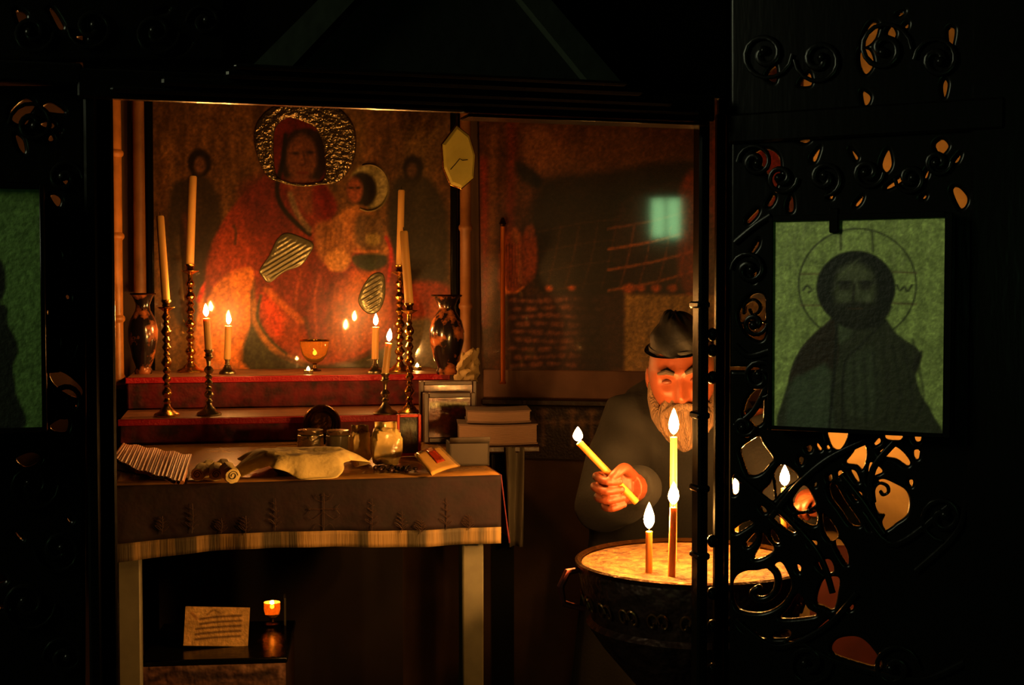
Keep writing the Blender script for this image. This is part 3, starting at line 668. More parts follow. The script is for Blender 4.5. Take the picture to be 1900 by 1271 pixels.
stick_candle(422, 693, ZS2, 664, 424, 604, 6.5, 'small brass candlestick on the upper shelf, left of the painted throne', 'lit candle with a double flame at left on the upper shelf', True, .8, 1, M_pewter)
stick_candle(715, 768, ZS1, 692, 721, 636, 6.5, 'short brass candlestick on the lower shelf, right side', 'lit candle in the short right candlestick on the lower shelf', True, 1.1, 1, M_pewter)
stick_candle(696, 692, ZS2, 664, 697, 606, 6.5, 'small brass candlestick on the upper shelf, right of the hanging lamp', 'lit candle at right on the upper shelf', True, .8, 1, M_pewter)
# glass oil lamp on a foot, on the upper shelf
B = onZ(584, 688, ZS2+.002); B.z = ZS2+.0025
t = thing('oil_lamp', 'amber glass oil lamp with a small flame, centre of the upper shelf', 'lamp', B)
b = MB(); b.lathe([(.02, 0), (.021, .003), (.008, .008), (.005, .02), (.009, .024)], seg=24); part('foot', b, M_dbrass, t, local=True)
hh = hgt(B, 584, 664)
b = MB(); b.lathe([(.009, .024), (.024, .032), (.038, .05), (.045, .075), (.047, .095), (.0455, .095), (.0435, .075), (.036, .052), (.02, .036), (.002, .033)], seg=32); part('glass_bowl', b, M_amber, t, local=True)
b = MB(); b.lathe([(.0462, .094), (.049, .097), (.0462, .1), (.045, .097)], seg=32, ring=True); part('rim', b, M_brass, t, local=True)
b = MB(); b.lathe(flame_prof(.0065, .018), c=(.002, -.01, .05), seg=12); part('flame', b, M_flame_s, t, local=True)
for px, py, lab in ((572, 693, 'tiny tea light with a flat flame on the front rim of the upper shelf'), (774, 686, 'tea light burning behind the front right candlestick')):
    B = onZ(px, py, ZS2+.0025); B.z = ZS2+.0025
    t = thing('tea_light', lab, 'tea light', B)
    b = MB(); b.lathe([(.014, 0), (.0155, .011), (.015, .011), (.0135, .006)], seg=20); part('cup', b, M_lid, t, local=True)
    b = MB(); b.lathe([(.0132, .002), (.0132, .008)], seg=20); part('wax', b, M_wax, t, local=True)
    b = MB(); b.lathe(flame_prof(.005, .014), c=(0, 0, .009), seg=10); part('flame', b, M_flame_s, t, local=True)
# vases
for px, by, ty, lab in ((266, 700, 545, 'dark floral vase with a flared rim behind the left candlesticks'), (829, 694, 548, 'dark floral vase with a narrow neck beside the painting, right side')):
    B = onZ(px, by, ZS2+.0025) if px > 500 else onZ(px, 693, ZS2+.0025); B.z = ZS2+.0025
    h = hgt(B, px, ty); r = .042 if px < 500 else .050
    t = thing('vase', lab, 'vase', B)
    pf = [(r*.6, 0), (r*.66, .008), (r*.55, .02), (r*.8, h*.2), (r*1.05, h*.42), (r*1.08, h*.55), (r*.92, h*.68), (r*.55, h*.8), (r*.5, h*.86), (r*.7, h*.95), (r*.9, h), (r*.85, h), (r*.4, h*.88)]
    b = MB(); b.lathe(pf, seg=32); part('body', b, M_vase, t, local=True)
    b = MB(); b.lathe([(r*.9, h-.003), (r*.96, h), (r*.9, h+.003), (r*.86, h)], seg=32, ring=True); part('rim', b, M_dbrass, t, local=True)
# crumpled paper
from mathutils import noise as mn
def crumple(c, size, fr, label, name='crumpled_paper', cat='paper', m=M_paper, seed=3):
    b = MB()
    def fn(u, v):
        n = mn.noise(Vector((u*3, v*3, seed))); n2 = mn.noise(Vector((u*6, v*6, seed+9)))
        return fr.P(c[0]+(u-.5)*size[0]*(1-.35*v)+.012*n2+.02*v, c[1]+v*size[1]*(1+.15*n)*(1 if u < .6 else 1.12), .02*n+.012*n2+(.03*math.sin(u*3.1)*(1-v)))
    b.grid(fn, 14, 14); return b
F5 = Frame(FA.P(0, 0, -(b2+.09)), A_YAW)
s, z = F5.px(862, 706); b = crumple((s, ZS1+.06), (.085, .1), F5, ''); 
b.v = [Vector((v.x, v.y, v.z)) for v in b.v]
single('crumpled_paper', b, M_paper, 'upright crumpled cream sheet behind the framed icons at right', 'paper', solid=.0015)

# ------------------------------------------------------------------ things on the altar table
def lean_frame(name, px0, px1, py0, py1, b_, lab, fm, fn, lean=.12, border=.014, base=(110, 60, 40), cat='icon', yaw=A_YAW, zbase=None, thick=.018):
    O = FA.P(0, 0, -b_); fr = Frame(O, yaw)
    a0, _ = fr.px(px0, py1); a1, _ = fr.px(px1, py1); z0 = zbase if zbase is not None else ZT+.006; z1 = fr.px((px0+px1)/2, py0)[1]
    t = thing(name, lab, cat, fr.P((a0+a1)/2, z0), (0, 0, fr.yaw))
    b = MB()
    for q in ((a0, a0+border, z0, z1), (a1-border, a1, z0, z1), (a0+border, a1-border, z0, z0+border), (a0+border, a1-border, z1-border, z1)): b.fbox(fr, *q, -thick, .006, .002)
    part('frame', b, fm, t)
    panel('picture', fr, (a0+border, a1-border, z0+border, z1-border), fn, paintmat('framed_print', .3, .5, .08, bump=.1), t, d=0, thick=.008, step=.003, base=base)
    return t
def pic_a(p):
    p.poly([(797, 745), (868, 745), (868, 757), (797, 757)], (150, 150, 90), 2, sm=False); p.poly([(800, 765), (832, 762), (836, 815), (800, 818)], (170, 104, 74), 5); p.ell(848, 765, 14, 10, (150, 56, 46), 4); p.poly([(838, 775), (868, 770), (868, 820), (836, 820)], (96, 60, 50), 4); p.noise(5, 5, .3, 41)
def pic_b(p): p.noise(6, 6, .5, 43); p.poly([(746, 786), (772, 784), (772, 800), (748, 804)], (120, 126, 112), 4); p.ell(758, 812, 9, 14, (74, 60, 44), 3)
def pic_c(p): p.noise(6, 6, .5, 44)
bq = a_of(onZ(830, 824, ZT))[1]
lean_frame('framed_icon', 779, 884, 706, 824, bq+.05, 'large framed icon, rearmost of the pair standing at the right end of the table', M_frame, pic_c, border=.012)
lean_frame('framed_icon', 786, 882, 728, 826, bq, 'framed icon with a greenish strip and red figures, in front of the larger frame', M_frame, pic_a, border=.014, base=(120, 66, 48))
bq = a_of(onZ(757, 850, ZT))[1]
lean_frame('small_icon', 736, 781, 768, 850, bq, 'small dark picture in a bright red-orange frame', M_red, pic_b, border=.0075, base=(40, 44, 40), thick=.01)
# standing brass plate
B = onZ(597, 824, ZT); r = .052
t = thing('standing_plate', 'round ridged dark brass plate standing on edge behind the jars', 'plate', (B.x, B.y, ZT+.006), (0, 0, FA.yaw))
R = Matrix.Rotation(PI/2-.15, 3, 'X'); zc = hgt(Vector((B.x, B.y, ZT)), 597, 757)-r*.98
pr = [(.004, .004), (r*.55, .003), (r*.6, .008), (r*.68, .004), (r*.76, .009), (r*.84, .005), (r*.93, .010), (r, .006), (r, 0), (.004, 0)]
b = MB(); b.lathe(pr, c=(0, 0, max(r, zc)), seg=40, R=R); part('dish', b, M_dbrass, t, local=True, ang=60)
b = MB(); b.box((-.03, -.012, 0), (.03, .03, .012)); b.box((-.03, .014, 0), (.03, .03, max(r, zc)-r*.3)); part('stand', b, M_wood, t, local=True)
# jars
for px, by, w, ty, lab in ((576, 834, 48, 796, 'glass jar with foil-bright sides, left of the pair below the brass plate'), (627, 836, 44, 797, 'dim glass jar with a silvery lid, right of the pair below the brass plate')):
    B = onZ(px, by, ZT+.004); B.z = ZT+.0045; r = w/2*B.y/F; h = hgt(B, px, ty)
    t = thing('jar', lab, 'jar', B)
    b = MB(); b.lathe([(r*.9, 0), (r, .004), (r, h*.72), (r*.85, h*.8)], seg=28, lobes=9, lamp=.03); part('glass_body', b, M_lid if px < 600 else mat('smoky_glass', (92, 90, 70), .15, coat=1), t, local=True)
    b = MB(); b.lathe([(r*.95, h*.78), (r*.97, h*.8), (r*.97, h*.98), (r*.9, h)], seg=28); part('lid', b, M_lid, t, local=True)
# crinkled bags
def bag(px, by, w, ty, lab, seed, depth=.03):
    B = onZ(px, by, ZT+.004); B.z = ZT+.0045; r = w/2*B.y/F; h = hgt(B, px, ty)
    def fn(p, q):
        n = mn.noise(p*2.2+Vector((seed, 0, 0)))*.22+mn.noise(p*6+Vector((0, seed, 0)))*.09
        e = Vector((math.copysign(abs(p.x)**.55, p.x)*r, math.copysign(abs(p.y)**.7, p.y)*depth, math.copysign(abs(p.z)**.6, p.z)*h/2)); e *= (1+n)
        e.z = max(e.z, -h/2); return e
    t = thing('sachet', lab, 'bag', B, (0, 0, FA.yaw))
    b = MB(); b.ball((0, 0, h/2), 1, 36, fn=fn); part('pouch', b, M_plastic, t, local=True)
    b = MB(); b.grid(lambda u, v: Vector(((u-.5)*r*1.5, .008*math.sin(u*9+seed), h*.92+v*.02)), 12, 3); part('sealed_edge', b, M_plastic, t, local=True, solid=.001)
bag(668, 858, 42, 798, 'yellow crinkled bag standing in the middle of the table, left of the pair', 2)
bag(716, 862, 54, 792, 'larger crinkled plastic bag beside the red-framed picture', 7)
# beads
B0 = onZ(742, 872, ZT+.006)
for k in range(18):
    a = k*.9; rr = .006+.0023*k; p = Vector((B0.x+rr*math.cos(a)*1.2-.01, B0.y+rr*math.sin(a)*.9, ZT+.0095))
    b = MB(); b.ball((0, 0, 0), .0052, 10); o = single('prayer_bead', b, M_bead, 'dark round bead in the loose coil on the table before the bags', 'bead', loc=(0, 0, 0), group='dark beads coiled on the table'); o.location = p
# propped booklet
q0 = onZ(772, 852, ZT+.004); q1 = onZ(800, 884, ZT+.006); q2 = onZ(852, 868, ZT+.006)
e0 = onY(770, 845, q0.y); 
nb = Vector(((q1+q2)/2)); c = [Vector((q1.x, q1.y, ZT+.006)), Vector((q2.x, q2.y, ZT+.006)), onY(814, 831, q2.y+.06), onY(768, 846, q1.y+.10)]
b = MB(); th = Vector((0, 0, -.006)); nrm = (c[1]-c[0]).cross(c[3]-c[0]).normalized()*.004
def qb(u, v): return c[0].lerp(c[1], u).lerp(c[3].lerp(c[2], u), v)
t = thing('glossy_booklet', 'glossy booklet with an orange-red picture propped at the table front, right of the bags', 'booklet', (c[0]+c[1])/2)
b.grid(lambda u, v: qb(u, v)+nrm*(1+math.sin(u*3)), 8, 8); part('cover', b, mat('glossy_cream_cover', (206, 160, 84), .15, coat=1, bump=.3, bscale=30), t, solid=.005)
b = MB(); b.grid(lambda u, v: qb(.35+.3*u, .3+.6*v)+nrm*2.9, 5, 5); part('cover_picture', b, mat('orange_red_print', (190, 60, 24), .2, coat=1, var=.5, vscale=60), t, solid=.001)
# grey box and books on a side stand
ZB = onY(925, 826, 3.50).z
F6 = Frame(onY(925, 826, 3.50), 4)
t = thing('side_stand', 'draped side stand carrying the two large books, right of the altar table', 'stand', F6.P(0, 0, -.1), (0, 0, F6.yaw))
a0 = F6.px(872, 826)[0]; a1 = F6.px(1003, 826)[0]
b = MB(); b.fbox(F6, a0, a1, ZB-.02, ZB-.001, -.24, 0, .004); part('top', b, M_wood2, t)
b = MB(); b.fbox(F6, (a0+a1)/2-.03, (a0+a1)/2+.03, 0, ZB-.02, -.16, -.1); part('post', b, M_wood, t)
b = MB(); aa = F6.px(952, 850)[0]; 
b.grid(lambda u, v: F6.P(aa-.022+.05*u*(1-.3*v)+.012*v, ZB-.004-.26*v, .006+.012*math.sin(u*7+v*2)), 12, 14); part('hanging_cloth', b, mat('grey_linen', (74, 68, 54), .8, var=.3), t, solid=.002)
def book(px0, px1, pyt, pyb, z0, lab, dy, warp):
    fr = F6; a0 = fr.px(px0, pyb)[0]; a1 = fr.px(px1, pyb)[0]; z1 = z0+(fr.px(px0, pyt)[1]-fr.px(px0, pyb)[1])
    t = thing('book', lab, 'book', fr.P((a0+a1)/2, z0, -.1), (0, 0, fr.yaw))
    g = lambda u: -warp*math.sin(u*PI)
    def slab(za, zb_, ins, m, nm):
        b = MB()
        N = 14; vs = []; 
        for i in range(N+1):
            u = i/N; s = a0+ins+(a1-a0-2*ins)*u
            for (d, z) in ((dy-ins, za), (dy-ins, zb_), (dy-.14+ins, zb_), (dy-.14+ins, za)): vs.append(fr.P(s, z+g(u)+warp, d))
        fs = [(i*4+k, i*4+(k+1) % 4, (i+1)*4+(k+1) % 4, (i+1)*4+k) for i in range(N) for k in range(4)]+[(0, 1, 2, 3), (N*4+3, N*4+2, N*4+1, N*4)]
        b.add(vs, fs); part(nm, b, m, t, ang=30)
    slab(z0, z0+.004, 0, M_book, 'cover'); slab(z0+.004, z1-.004, .003, M_pages, 'page_block'); slab(z1-.004, z1, 0, M_book, 'cover')
    return z1
z1 = book(850, 998, 786, 824, ZB, 'wide thick book, lower of the two stacked on the side stand', .0, .003)
book(866, 986, 764, 787, z1+.003, 'smaller curved book lying on top of the wide book', -.01, .003)
B = onZ(874, 864, ZT+.004); fr = Frame(B, 8); a1 = fr.px(908, 868)[0]; a0 = fr.px(834, 868)[0]; zt_ = fr.px(870, 822)[1]
t = thing('cardboard_box', 'dim grey open box at the right rear corner of the altar table', 'box', B, (0, 0, fr.yaw))
b = MB(); z0 = ZT+.0045
for q in ((a0, a1, z0, z0+.004, -.09, 0), (a0, a1, z0, zt_, -.004, 0), (a0, a1, z0, zt_, -.09, -.086), (a0, a0+.004, z0, zt_, -.09, 0), (a1-.004, a1, z0, zt_, -.09, 0)): b.fbox(fr, *q)
part('tray_body', b, M_grey, t, sm=False)
b = MB(); b.grid(lambda u, v: fr.P(a0+(a1-a0)*u, zt_+.016*v, .0+.02*v), 4, 2); part('flap', b, M_grey, t, solid=.002)

# fanned tapers
for i in range(34):
    u = i/33; tx = 230+124*u; ty = 823+22*u+1.5*math.sin(i*.7); bx = 212+(126)*u**1.0; by = 856+40*u**.8+1.5*math.sin(i*.7)
    if u < .25: by -= (0.25-u)*30
    top = onZ(tx, ty, ZT+.027+.0088*(i % 2)); bot = onZ(bx, by, ZT+.017+.0088*(i % 2))
    d = (top-bot); L = d.length; q = Vector((0, 0, 1)).rotation_difference(d.normalized()).to_euler()
    r = .0042
    t = thing('taper', 'thin beeswax taper in the fanned pile at the left end of the altar table', 'candle', bot, tuple(q), 'thin tapers fanned on the table')
    b = MB(); b.lathe([(r, 0), (r, L*.5), (r*.85, L-.006), (r*.4, L)], seg=10); part('wax', b, mat('taper_wax', (196, 128, 78), .45), t, local=True)
    b = MB(); b.lathe([(.0009, L-.001), (.0007, L+.007)], seg=5); part('wick', b, M_wick, t, local=True)
# the tray they lie on
c4 = [onZ(214, 868, ZT+.008), onZ(214, 838, ZT+.018), onZ(352, 852, ZT+.018), onZ(346, 893, ZT+.008)]
b = MB(); b.grid(lambda u, v: c4[0].lerp(c4[3], u).lerp(c4[1].lerp(c4[2], u), v)-Vector((0, 0, .003)), 4, 4); b.grid(lambda u, v: Vector((0, 0, 0))+c4[0].lerp(c4[3], u)*1.0-Vector((0, 0, .003+(c4[0].z-ZT-.006)*v)), 4, 1)
single('taper_tray', b, M_wood2, 'flat dark tray under the fanned pile of tapers', 'tray', solid=.003)
# rolled cloths
for i, (px, by, ln) in enumerate(((366, 880, .05), (383, 874, .05), (401, 880, .055), (418, 872, .05), (432, 884, .06))):
    B = onZ(px, by, ZT+.02); B.z = ZT+.0225; rr = .0155+.002*(i == 4)
    lab = ['leftmost rolled napkin beside the tapers', 'rolled napkin second from the tapers', 'middle napkin roll of the five on the table', 'rolled napkin second from the white draped cloth', 'fattest rolled napkin, next to the white draped cloth'][i]
    t = thing('rolled_napkin', lab, 'napkin', (B.x, B.y, ZT+.005), (0, 0, FA.yaw+.1*(i-2)), 'rolled napkins')
    b = MB(); R = Matrix.Rotation(-PI/2+.12, 3, 'X')
    b.lathe([(rr*.55, -.001), (rr*.9, 0), (rr, .006), (rr*.95, ln*.6), (rr*1.03, ln), (rr*.6, ln+.004)], c=(0, 0, rr*.9), seg=20, R=R, lobes=7, lamp=.05); part('roll', b, M_white, t, local=True)
    b = MB(); b.tube([Vector((0+.6*rr*math.cos(a)*(1-a/14), -.002, rr+.6*rr*math.sin(a)*(1-a/14))) for a in np.linspace(0, 10, 30)], .0008, 4); part('rolled_edge', b, M_grey, t, local=True)
# bowl with white cloth
B = onZ(548, 884, ZT+.004); B = Vector((B.x, B.y+.06, ZT+.0045))
t = thing('bread_bowl', 'dark round bowl under the white draped cloth', 'bowl', B)
b = MB(); b.lathe([(.05, 0), (.055, .004), (.066, .020), (.074, .036), (.072, .038), (.062, .025), (.03, .01)], seg=36); part('basin', b, mat('dark_glazed_clay', (74, 54, 36), .4), t, local=True)
b = MB(); b.lathe([(.072, .035), (.076, .037), (.072, .039), (.069, .037)], seg=36, ring=True); part('rim', b, M_dbrass, t, local=True)
def drape(u, v):
    a = 2*PI*u; r = v
    def lobe(c, w): return math.exp(-((((a-c+PI) % (2*PI))-PI)/w)**2)
    drop = .014+.048*lobe(math.radians(292), .40)+.046*lobe(math.radians(208), .42)+.03*lobe(math.radians(30), .5)+.03*lobe(math.radians(120), .5)
    wv = .10*math.sin(a*9)+.06*math.sin(a*17+1)
    if r < .5: R_ = .088*r/.5; z = .052+.006*math.sin(a*2+1)*r+.006*mn.noise(Vector((math.cos(a)*r*5, math.sin(a)*r*5, 2)))
    else:
        k = (r-.5)/.5; R_ = .088+.012*math.sin(min(1, k*2)*PI/2)+k*(.016+.035*(drop-.014)/.05)+.010*wv*k*8*.5+k*(.010*math.sin(a*7+1)+.006*math.sin(a*13)); z = .052+.006*math.sin(a*2+1)*.5-drop*k**.9-.004*k
    return Vector((R_*math.cos(a)*1.12, R_*math.sin(a)*.95, max(z, .0035)))
b = MB(); b.grid(lambda u, v: drape(u, .02+.98*v), 120, 24); b.v = [v+B for v in b.v]
single('draped_cloth', b, M_white, 'yellowish white cloth draped with hanging corners over the bowl', 'cloth', ang=70, solid=.0018)

# ------------------------------------------------------------------ under the table
ZC = onY(400, 1222, 3.02).z; FC = Frame(onY(400, 1222, 3.02), 6)
a0 = FC.px(262, 1230)[0]; a1 = FC.px(530, 1230)[0]
t = thing('low_chest', 'dark low chest with a pale carved front edge under the altar table', 'chest', FC.P((a0+a1)/2, 0, -.17), (0, 0, FC.yaw))
b = MB(); b.fbox(FC, a0, a1, 0, ZC-.014, -.34, -.004, .004); part('body', b, M_wood2, t)
b = MB(); b.fbox(FC, a0-.004, a1+.004, ZC-.014, ZC, -.345, .002, .003); part('lid', b, M_wood, t)
def chest(p):
    p.noise(16, 6, .5, 51)
    p.line([(262, 1236), (320, 1226), (360, 1238), (420, 1226), (460, 1240), (530, 1224)], 14, (150, 112, 84), .8, 4); p.line([(280, 1262), (330, 1246), (400, 1256), (500, 1248)], 8, (40, 26, 22), .8, 4); p.line([(522, 1226), (524, 1290)], 12, (150, 110, 90), .8, 3)
panel('carved_front', FC, (a0, a1, ZC-.20, ZC-.014), chest, paintmat('carved_pale_front', .6, bump=.6, bscale=40), t, d=.001, thick=.004, base=(96, 66, 54))
# card
FK = Frame(onY(400, 1192, 3.12), 10)
def card(p):
    p.noise(20, 20, .15, 61)
    for k in range(5): y = 1144+k*9.5; p.line([(368-6*(k > 1), y+6), (400, y), (444, y-5)], 3.2, (84, 54, 26), .85, 1.4)
    p.line([(352, 1140), (362, 1150)], 5, (150, 90, 40), .6); p.line([(380, 1142), (392, 1132), (405, 1138)], 3, (90, 60, 30), .6)
a0, _ = FK.px(340, 1190); a1, _ = FK.px(460, 1190); zk1 = FK.px(400, 1126)[1]
t = thing('inscribed_card', 'small cream card with faint dark lines, propped on the chest below the table', 'card', FK.P((a0+a1)/2, ZC+.001), (0, math.radians(-3.5), FK.yaw))
zk0 = ZC+.003
F2 = Frame((0, 0), 0)
panel('card_face', FK, (a0, a1, zk0, zk1), card, paintmat('card_print', .6), t, d=0, thick=.003, base=(222, 176, 104), step=.0025)
b = MB(); b.fbox(FK, a0-.003, a1+.003, zk0-.003, zk0, -.008, .003); b.fbox(FK, (a0+a1)/2-.01, (a0+a1)/2+.01, zk0, zk1-.02, -.03, -.004); part('easel_back', b, M_wood, t)
o = t; o.rotation_euler = (0, 0, FK.yaw)
# votive lamp
B = onZ(505, 1158, ZC+.001); B.z = ZC+.001; 
t = thing('votive_glass', 'small glass votive lamp glowing beside the inscribed card', 'lamp', B)
hz = hgt(B, 505, 1150)
b = MB(); b.lathe([(.02, 0), (.021, .003), (.006, .008), (.005, hz+.004), (.012, hz+.008)], seg=20); part('stem', b, M_dbrass, t, local=True)
b = MB(); b.lathe([(.012, hz+.008), (.02, hz+.016), (.023, hz+.03), (.021, hz+.045), (.02, hz+.045), (.021, hz+.03), (.017, hz+.017), (.002, hz+.012)], seg=24); part('glass_cup', b, M_amber, t, local=True)
b = MB(); b.lathe(flame_prof(.0055, .016), c=(0, 0, hz+.028), seg=10); part('flame', b, M_flame, t, local=True)
FQ = Frame(B, 10); a0 = FQ.px(527, 1150)[0]; 
b = MB(); b.fbox(FQ, a0, a0+.005, ZC+.001, FQ.px(530, 1106)[1], -.03, .02); single('glass_slip', b, M_glass, 'thin upright glass edge right of the votive lamp', 'glass pane', sm=False)

# ------------------------------------------------------------------ sand tray
CT = onZ(1285, 1033, 0); 
YT = 2.71; c0 = onY(1285, 1035, YT); ZR = c0.z; TC = Vector((c0.x, YT, 0)); RT = .236
t = thing('sand_tray', 'round embossed bronze candle tray filled with yellow sand on a pedestal', 'candle stand', TC)
pr = [(.16, 0), (.165, .02), (.1, .05), (.05, .12), (.045, ZR-.34), (.07, ZR-.29)]
b = MB(); b.lathe(pr, seg=40); part('pedestal', b, M_bronze, t, local=True)
pr = [(.07, ZR-.29), (.12, ZR-.25), (.18, ZR-.18), (.215, ZR-.13), (.205, ZR-.12), (.225, ZR-.06), (RT-.004, ZR-.025), (RT-.006, ZR-.012), (RT-.012, ZR-.012), (RT-.016, ZR-.04), (.05, ZR-.06)]
b = MB(); b.lathe(pr, seg=72); part('basin', b, M_bronze, t, local=True)
b = MB(); b.lathe([(RT-.008, ZR-.013), (RT+.001, ZR-.011), (RT+.002, ZR-.004), (RT-.003, ZR-.001), (RT-.010, ZR-.006)], seg=72, ring=True); part('rim', b, M_dbrass, t, local=True)
b = MB()
for k in range(22):                      # embossed scrolls round the bowl
    a = 2*PI*k/22
    for sx in (-1, 1):
        pts = []
        for j in range(16):
            th = j*.42; rr = .020*(1-j/18); aa = a+sx*(.05-rr*math.cos(th)*3.2); z = ZR-.085+rr*math.sin(th)*1.1
            R_ = .225-.018*((ZR-.06-z)/.06)+.003; pts.append(Vector((R_*math.cos(aa), R_*math.sin(aa), z)))
        b.tube(pts, .0026, 5)
part('scroll_band', b, mat('worn_bronze_relief', (134, 92, 50), .35, metal=.85), t, local=True)
b = MB()
for sd in (-1,):
    b.tube([Vector((sd*(RT-.004), -.02, ZR-.02)), Vector((sd*(RT+.018), -.03, ZR-.022)), Vector((sd*(RT+.032), -.035, ZR-.05)), Vector((sd*(RT+.026), -.03, ZR-.085)), Vector((sd*(.218), -.02, ZR-.1))], [.006, .008, .008, .007, .005], 8)
part('handle', b, M_copper, t, local=True)
b = MB()
def sand(u, v):
    a = 2*PI*u; r = (RT-.012)*v; x = r*math.cos(a); y = r*math.sin(a)
    return Vector((x, y, ZR-.010+.0035*mn.noise(Vector((x*40, y*40, 1)))*(1-v**6)+.002*mn.noise(Vector((x*110, y*110, 3)))*(1-v**6)))
b.grid(sand, 120, 60); o = part('sand_bed', b, M_sand, t, local=True, ang=180); o['kind'] = 'stuff'
def tray_candle(px, by, ty, rpx, lab, fh, fw, tilt=0, m=M_wax_y):
    B = onZ(px, by, ZR-.010); B.z = ZR-.016; h = hgt(B, px, ty)
    return candle(B, h, rpx*B.y/F, lab, None, True, fh, fw, (0, tilt), m, strong='tray')
tray_candle(1204, 1062, 985, 6.5, 'short lit beeswax candle, leftmost of those standing in the sand tray', .050, .0105)
tray_candle(1246, 1070, 940, 7.0, 'lit beeswax candle in the sand tray, in front of the tallest one', .042, .0105, .02)
tray_candle(1249, 1040, 810, 6.8, 'tallest lit cream candle standing in the sand tray', .052, .0105, 0, M_wax)
tray_candle(1364, 1024, 920, 6.5, 'lit candle in the sand tray just right of the gate post', .034, .0085)
tray_candle(1455, 1030, 905, 6.5, 'lit candle at the right side of the sand tray, behind the openwork', .042, .0105)

# ------------------------------------------------------------------ the monk
def remeshed(name, mb, m, parent, voxel, sm_it=4, label=None, disp=0):
    me = bpy.data.meshes.new(name); I = WM[parent.name].inverted()
    me.from_pydata([I@v for v in mb.v], [], mb.f)
    bm = bmesh.new(); bm.from_mesh(me); bmesh.ops.remove_doubles(bm, verts=bm.verts, dist=1e-6); bm.to_mesh(me); bm.free()
    o = bpy.data.objects.new('tmp', me); COL.objects.link(o)
    r = o.modifiers.new('r', 'REMESH'); r.mode = 'VOXEL'; r.voxel_size = voxel; r.use_smooth_shade = True
    s_ = o.modifiers.new('s', 'SMOOTH'); s_.factor = .5; s_.iterations = sm_it
    dg = bpy.context.evaluated_depsgraph_get(); me2 = bpy.data.meshes.new_from_object(o.evaluated_get(dg)); bpy.data.objects.remove(o)
    me2.name = name; me2.materials.clear(); me2.materials.append(m); me2.polygons.foreach_set('use_smooth', [True]*len(me2.polygons))
    o = bpy.data.objects.new(name, me2); COL.objects.link(o); o.parent = parent; WM[o.name] = WM[parent.name]
    if label: o['label'] = label
    return o
HC = onY(1266, 694, 3.06)                                 # head centre
t = thing('person', 'bearded person in black cap and robe bending over the sand tray, holding a lit candle', 'person', (HC.x+.02, 3.22, 0))
PERS = t
RH = Euler((math.radians(9), math.radians(-5), math.radians(-10))).to_matrix()     # face looks -Y and down
def g(x, c, w): return math.exp(-((x-c)/w)**2)
def headfn(p, q):
    x, y, z = p
    q = Vector((x*.076, y*.098, z*.115))
    if z < 0: q.x *= 1-.22*z*z; q.y *= 1-.06*z*z
    if y < 0:
        f = -y
        zz = q.z; xx = q.x
        dy = 0
        dy += .031*g(xx, 0, .012)*g(zz, -.030, .017)+.016*g(xx, 0, .010)*g(zz, -.006, .020)      # nose
        dy += .008*g(abs(xx), .008, .009)*g(zz, -.034, .008)                              # nostrils
        dy -= .020*g(abs(xx), .031, .015)*g(zz, .002, .013)                              # eye sockets
        dy += .007*g(abs(xx), .031, .011)*g(zz, .002, .007)                              # lids
        dy += .012*g(abs(xx), .026, .024)*g(zz, .024, .010)                              # brow
        dy += .005*g(abs(xx), .04, .016)*g(zz, -.026, .016)                               # cheeks
        dy += .006*g(xx, 0, .02)*g(zz, -.058, .008)                                    # lips
        dy += .010*g(xx, 0, .02)*g(zz, -.088, .014)                                    # chin
        q.y -= dy*min(1, f*1.6)
    return q
b = MB(); b.ball(HC, 1, 120, R=RH, fn=headfn)
for sx in (-1, 1): b.ball(HC+RH@Vector((sx*.076, .012, -.008)), (.010, .018, .030), 12, R=RH)
b.tube([HC+Vector((0, .03, -.03)), HC+Vector((0, .08, -.07)), HC+Vector((.01, .15, -.09)), HC+Vector((.03, .23, -.11))], [.055, .056, .062, .09], 20)
# torso core, legs and arms (under the robe)
SH = Vector((HC.x+.045, 3.31, HC.z-.10))
b.tube([SH+Vector((0, .0, .0)), SH+Vector((0, .09, -.09)), SH+Vector((0, .24, -.22)), SH+Vector((0, .32, -.34))], [.09, .13, .12, .13], 20)
for sx in (-1, 1): b.tube([SH+Vector((sx*.07, .32, -.34)), Vector((SH.x+sx*.09, 3.56, .45)), Vector((SH.x+sx*.10, 3.60, .06)), Vector((SH.x+sx*.10, 3.50, .03))], [.085, .06, .042, .035], 14)
hand = lambda px, py, Y: onY(px, py, Y)
WR = hand(1190, 902, 3.01)
SL = SH+Vector((-.135, -.02, -.02)); EL = Vector((SH.x-.215, 3.15, SH.z-.22))
b.tube([SL, (SL+EL)/2, EL, (EL+WR)/2, WR], [.055, .05, .043, .036, .029], 16)
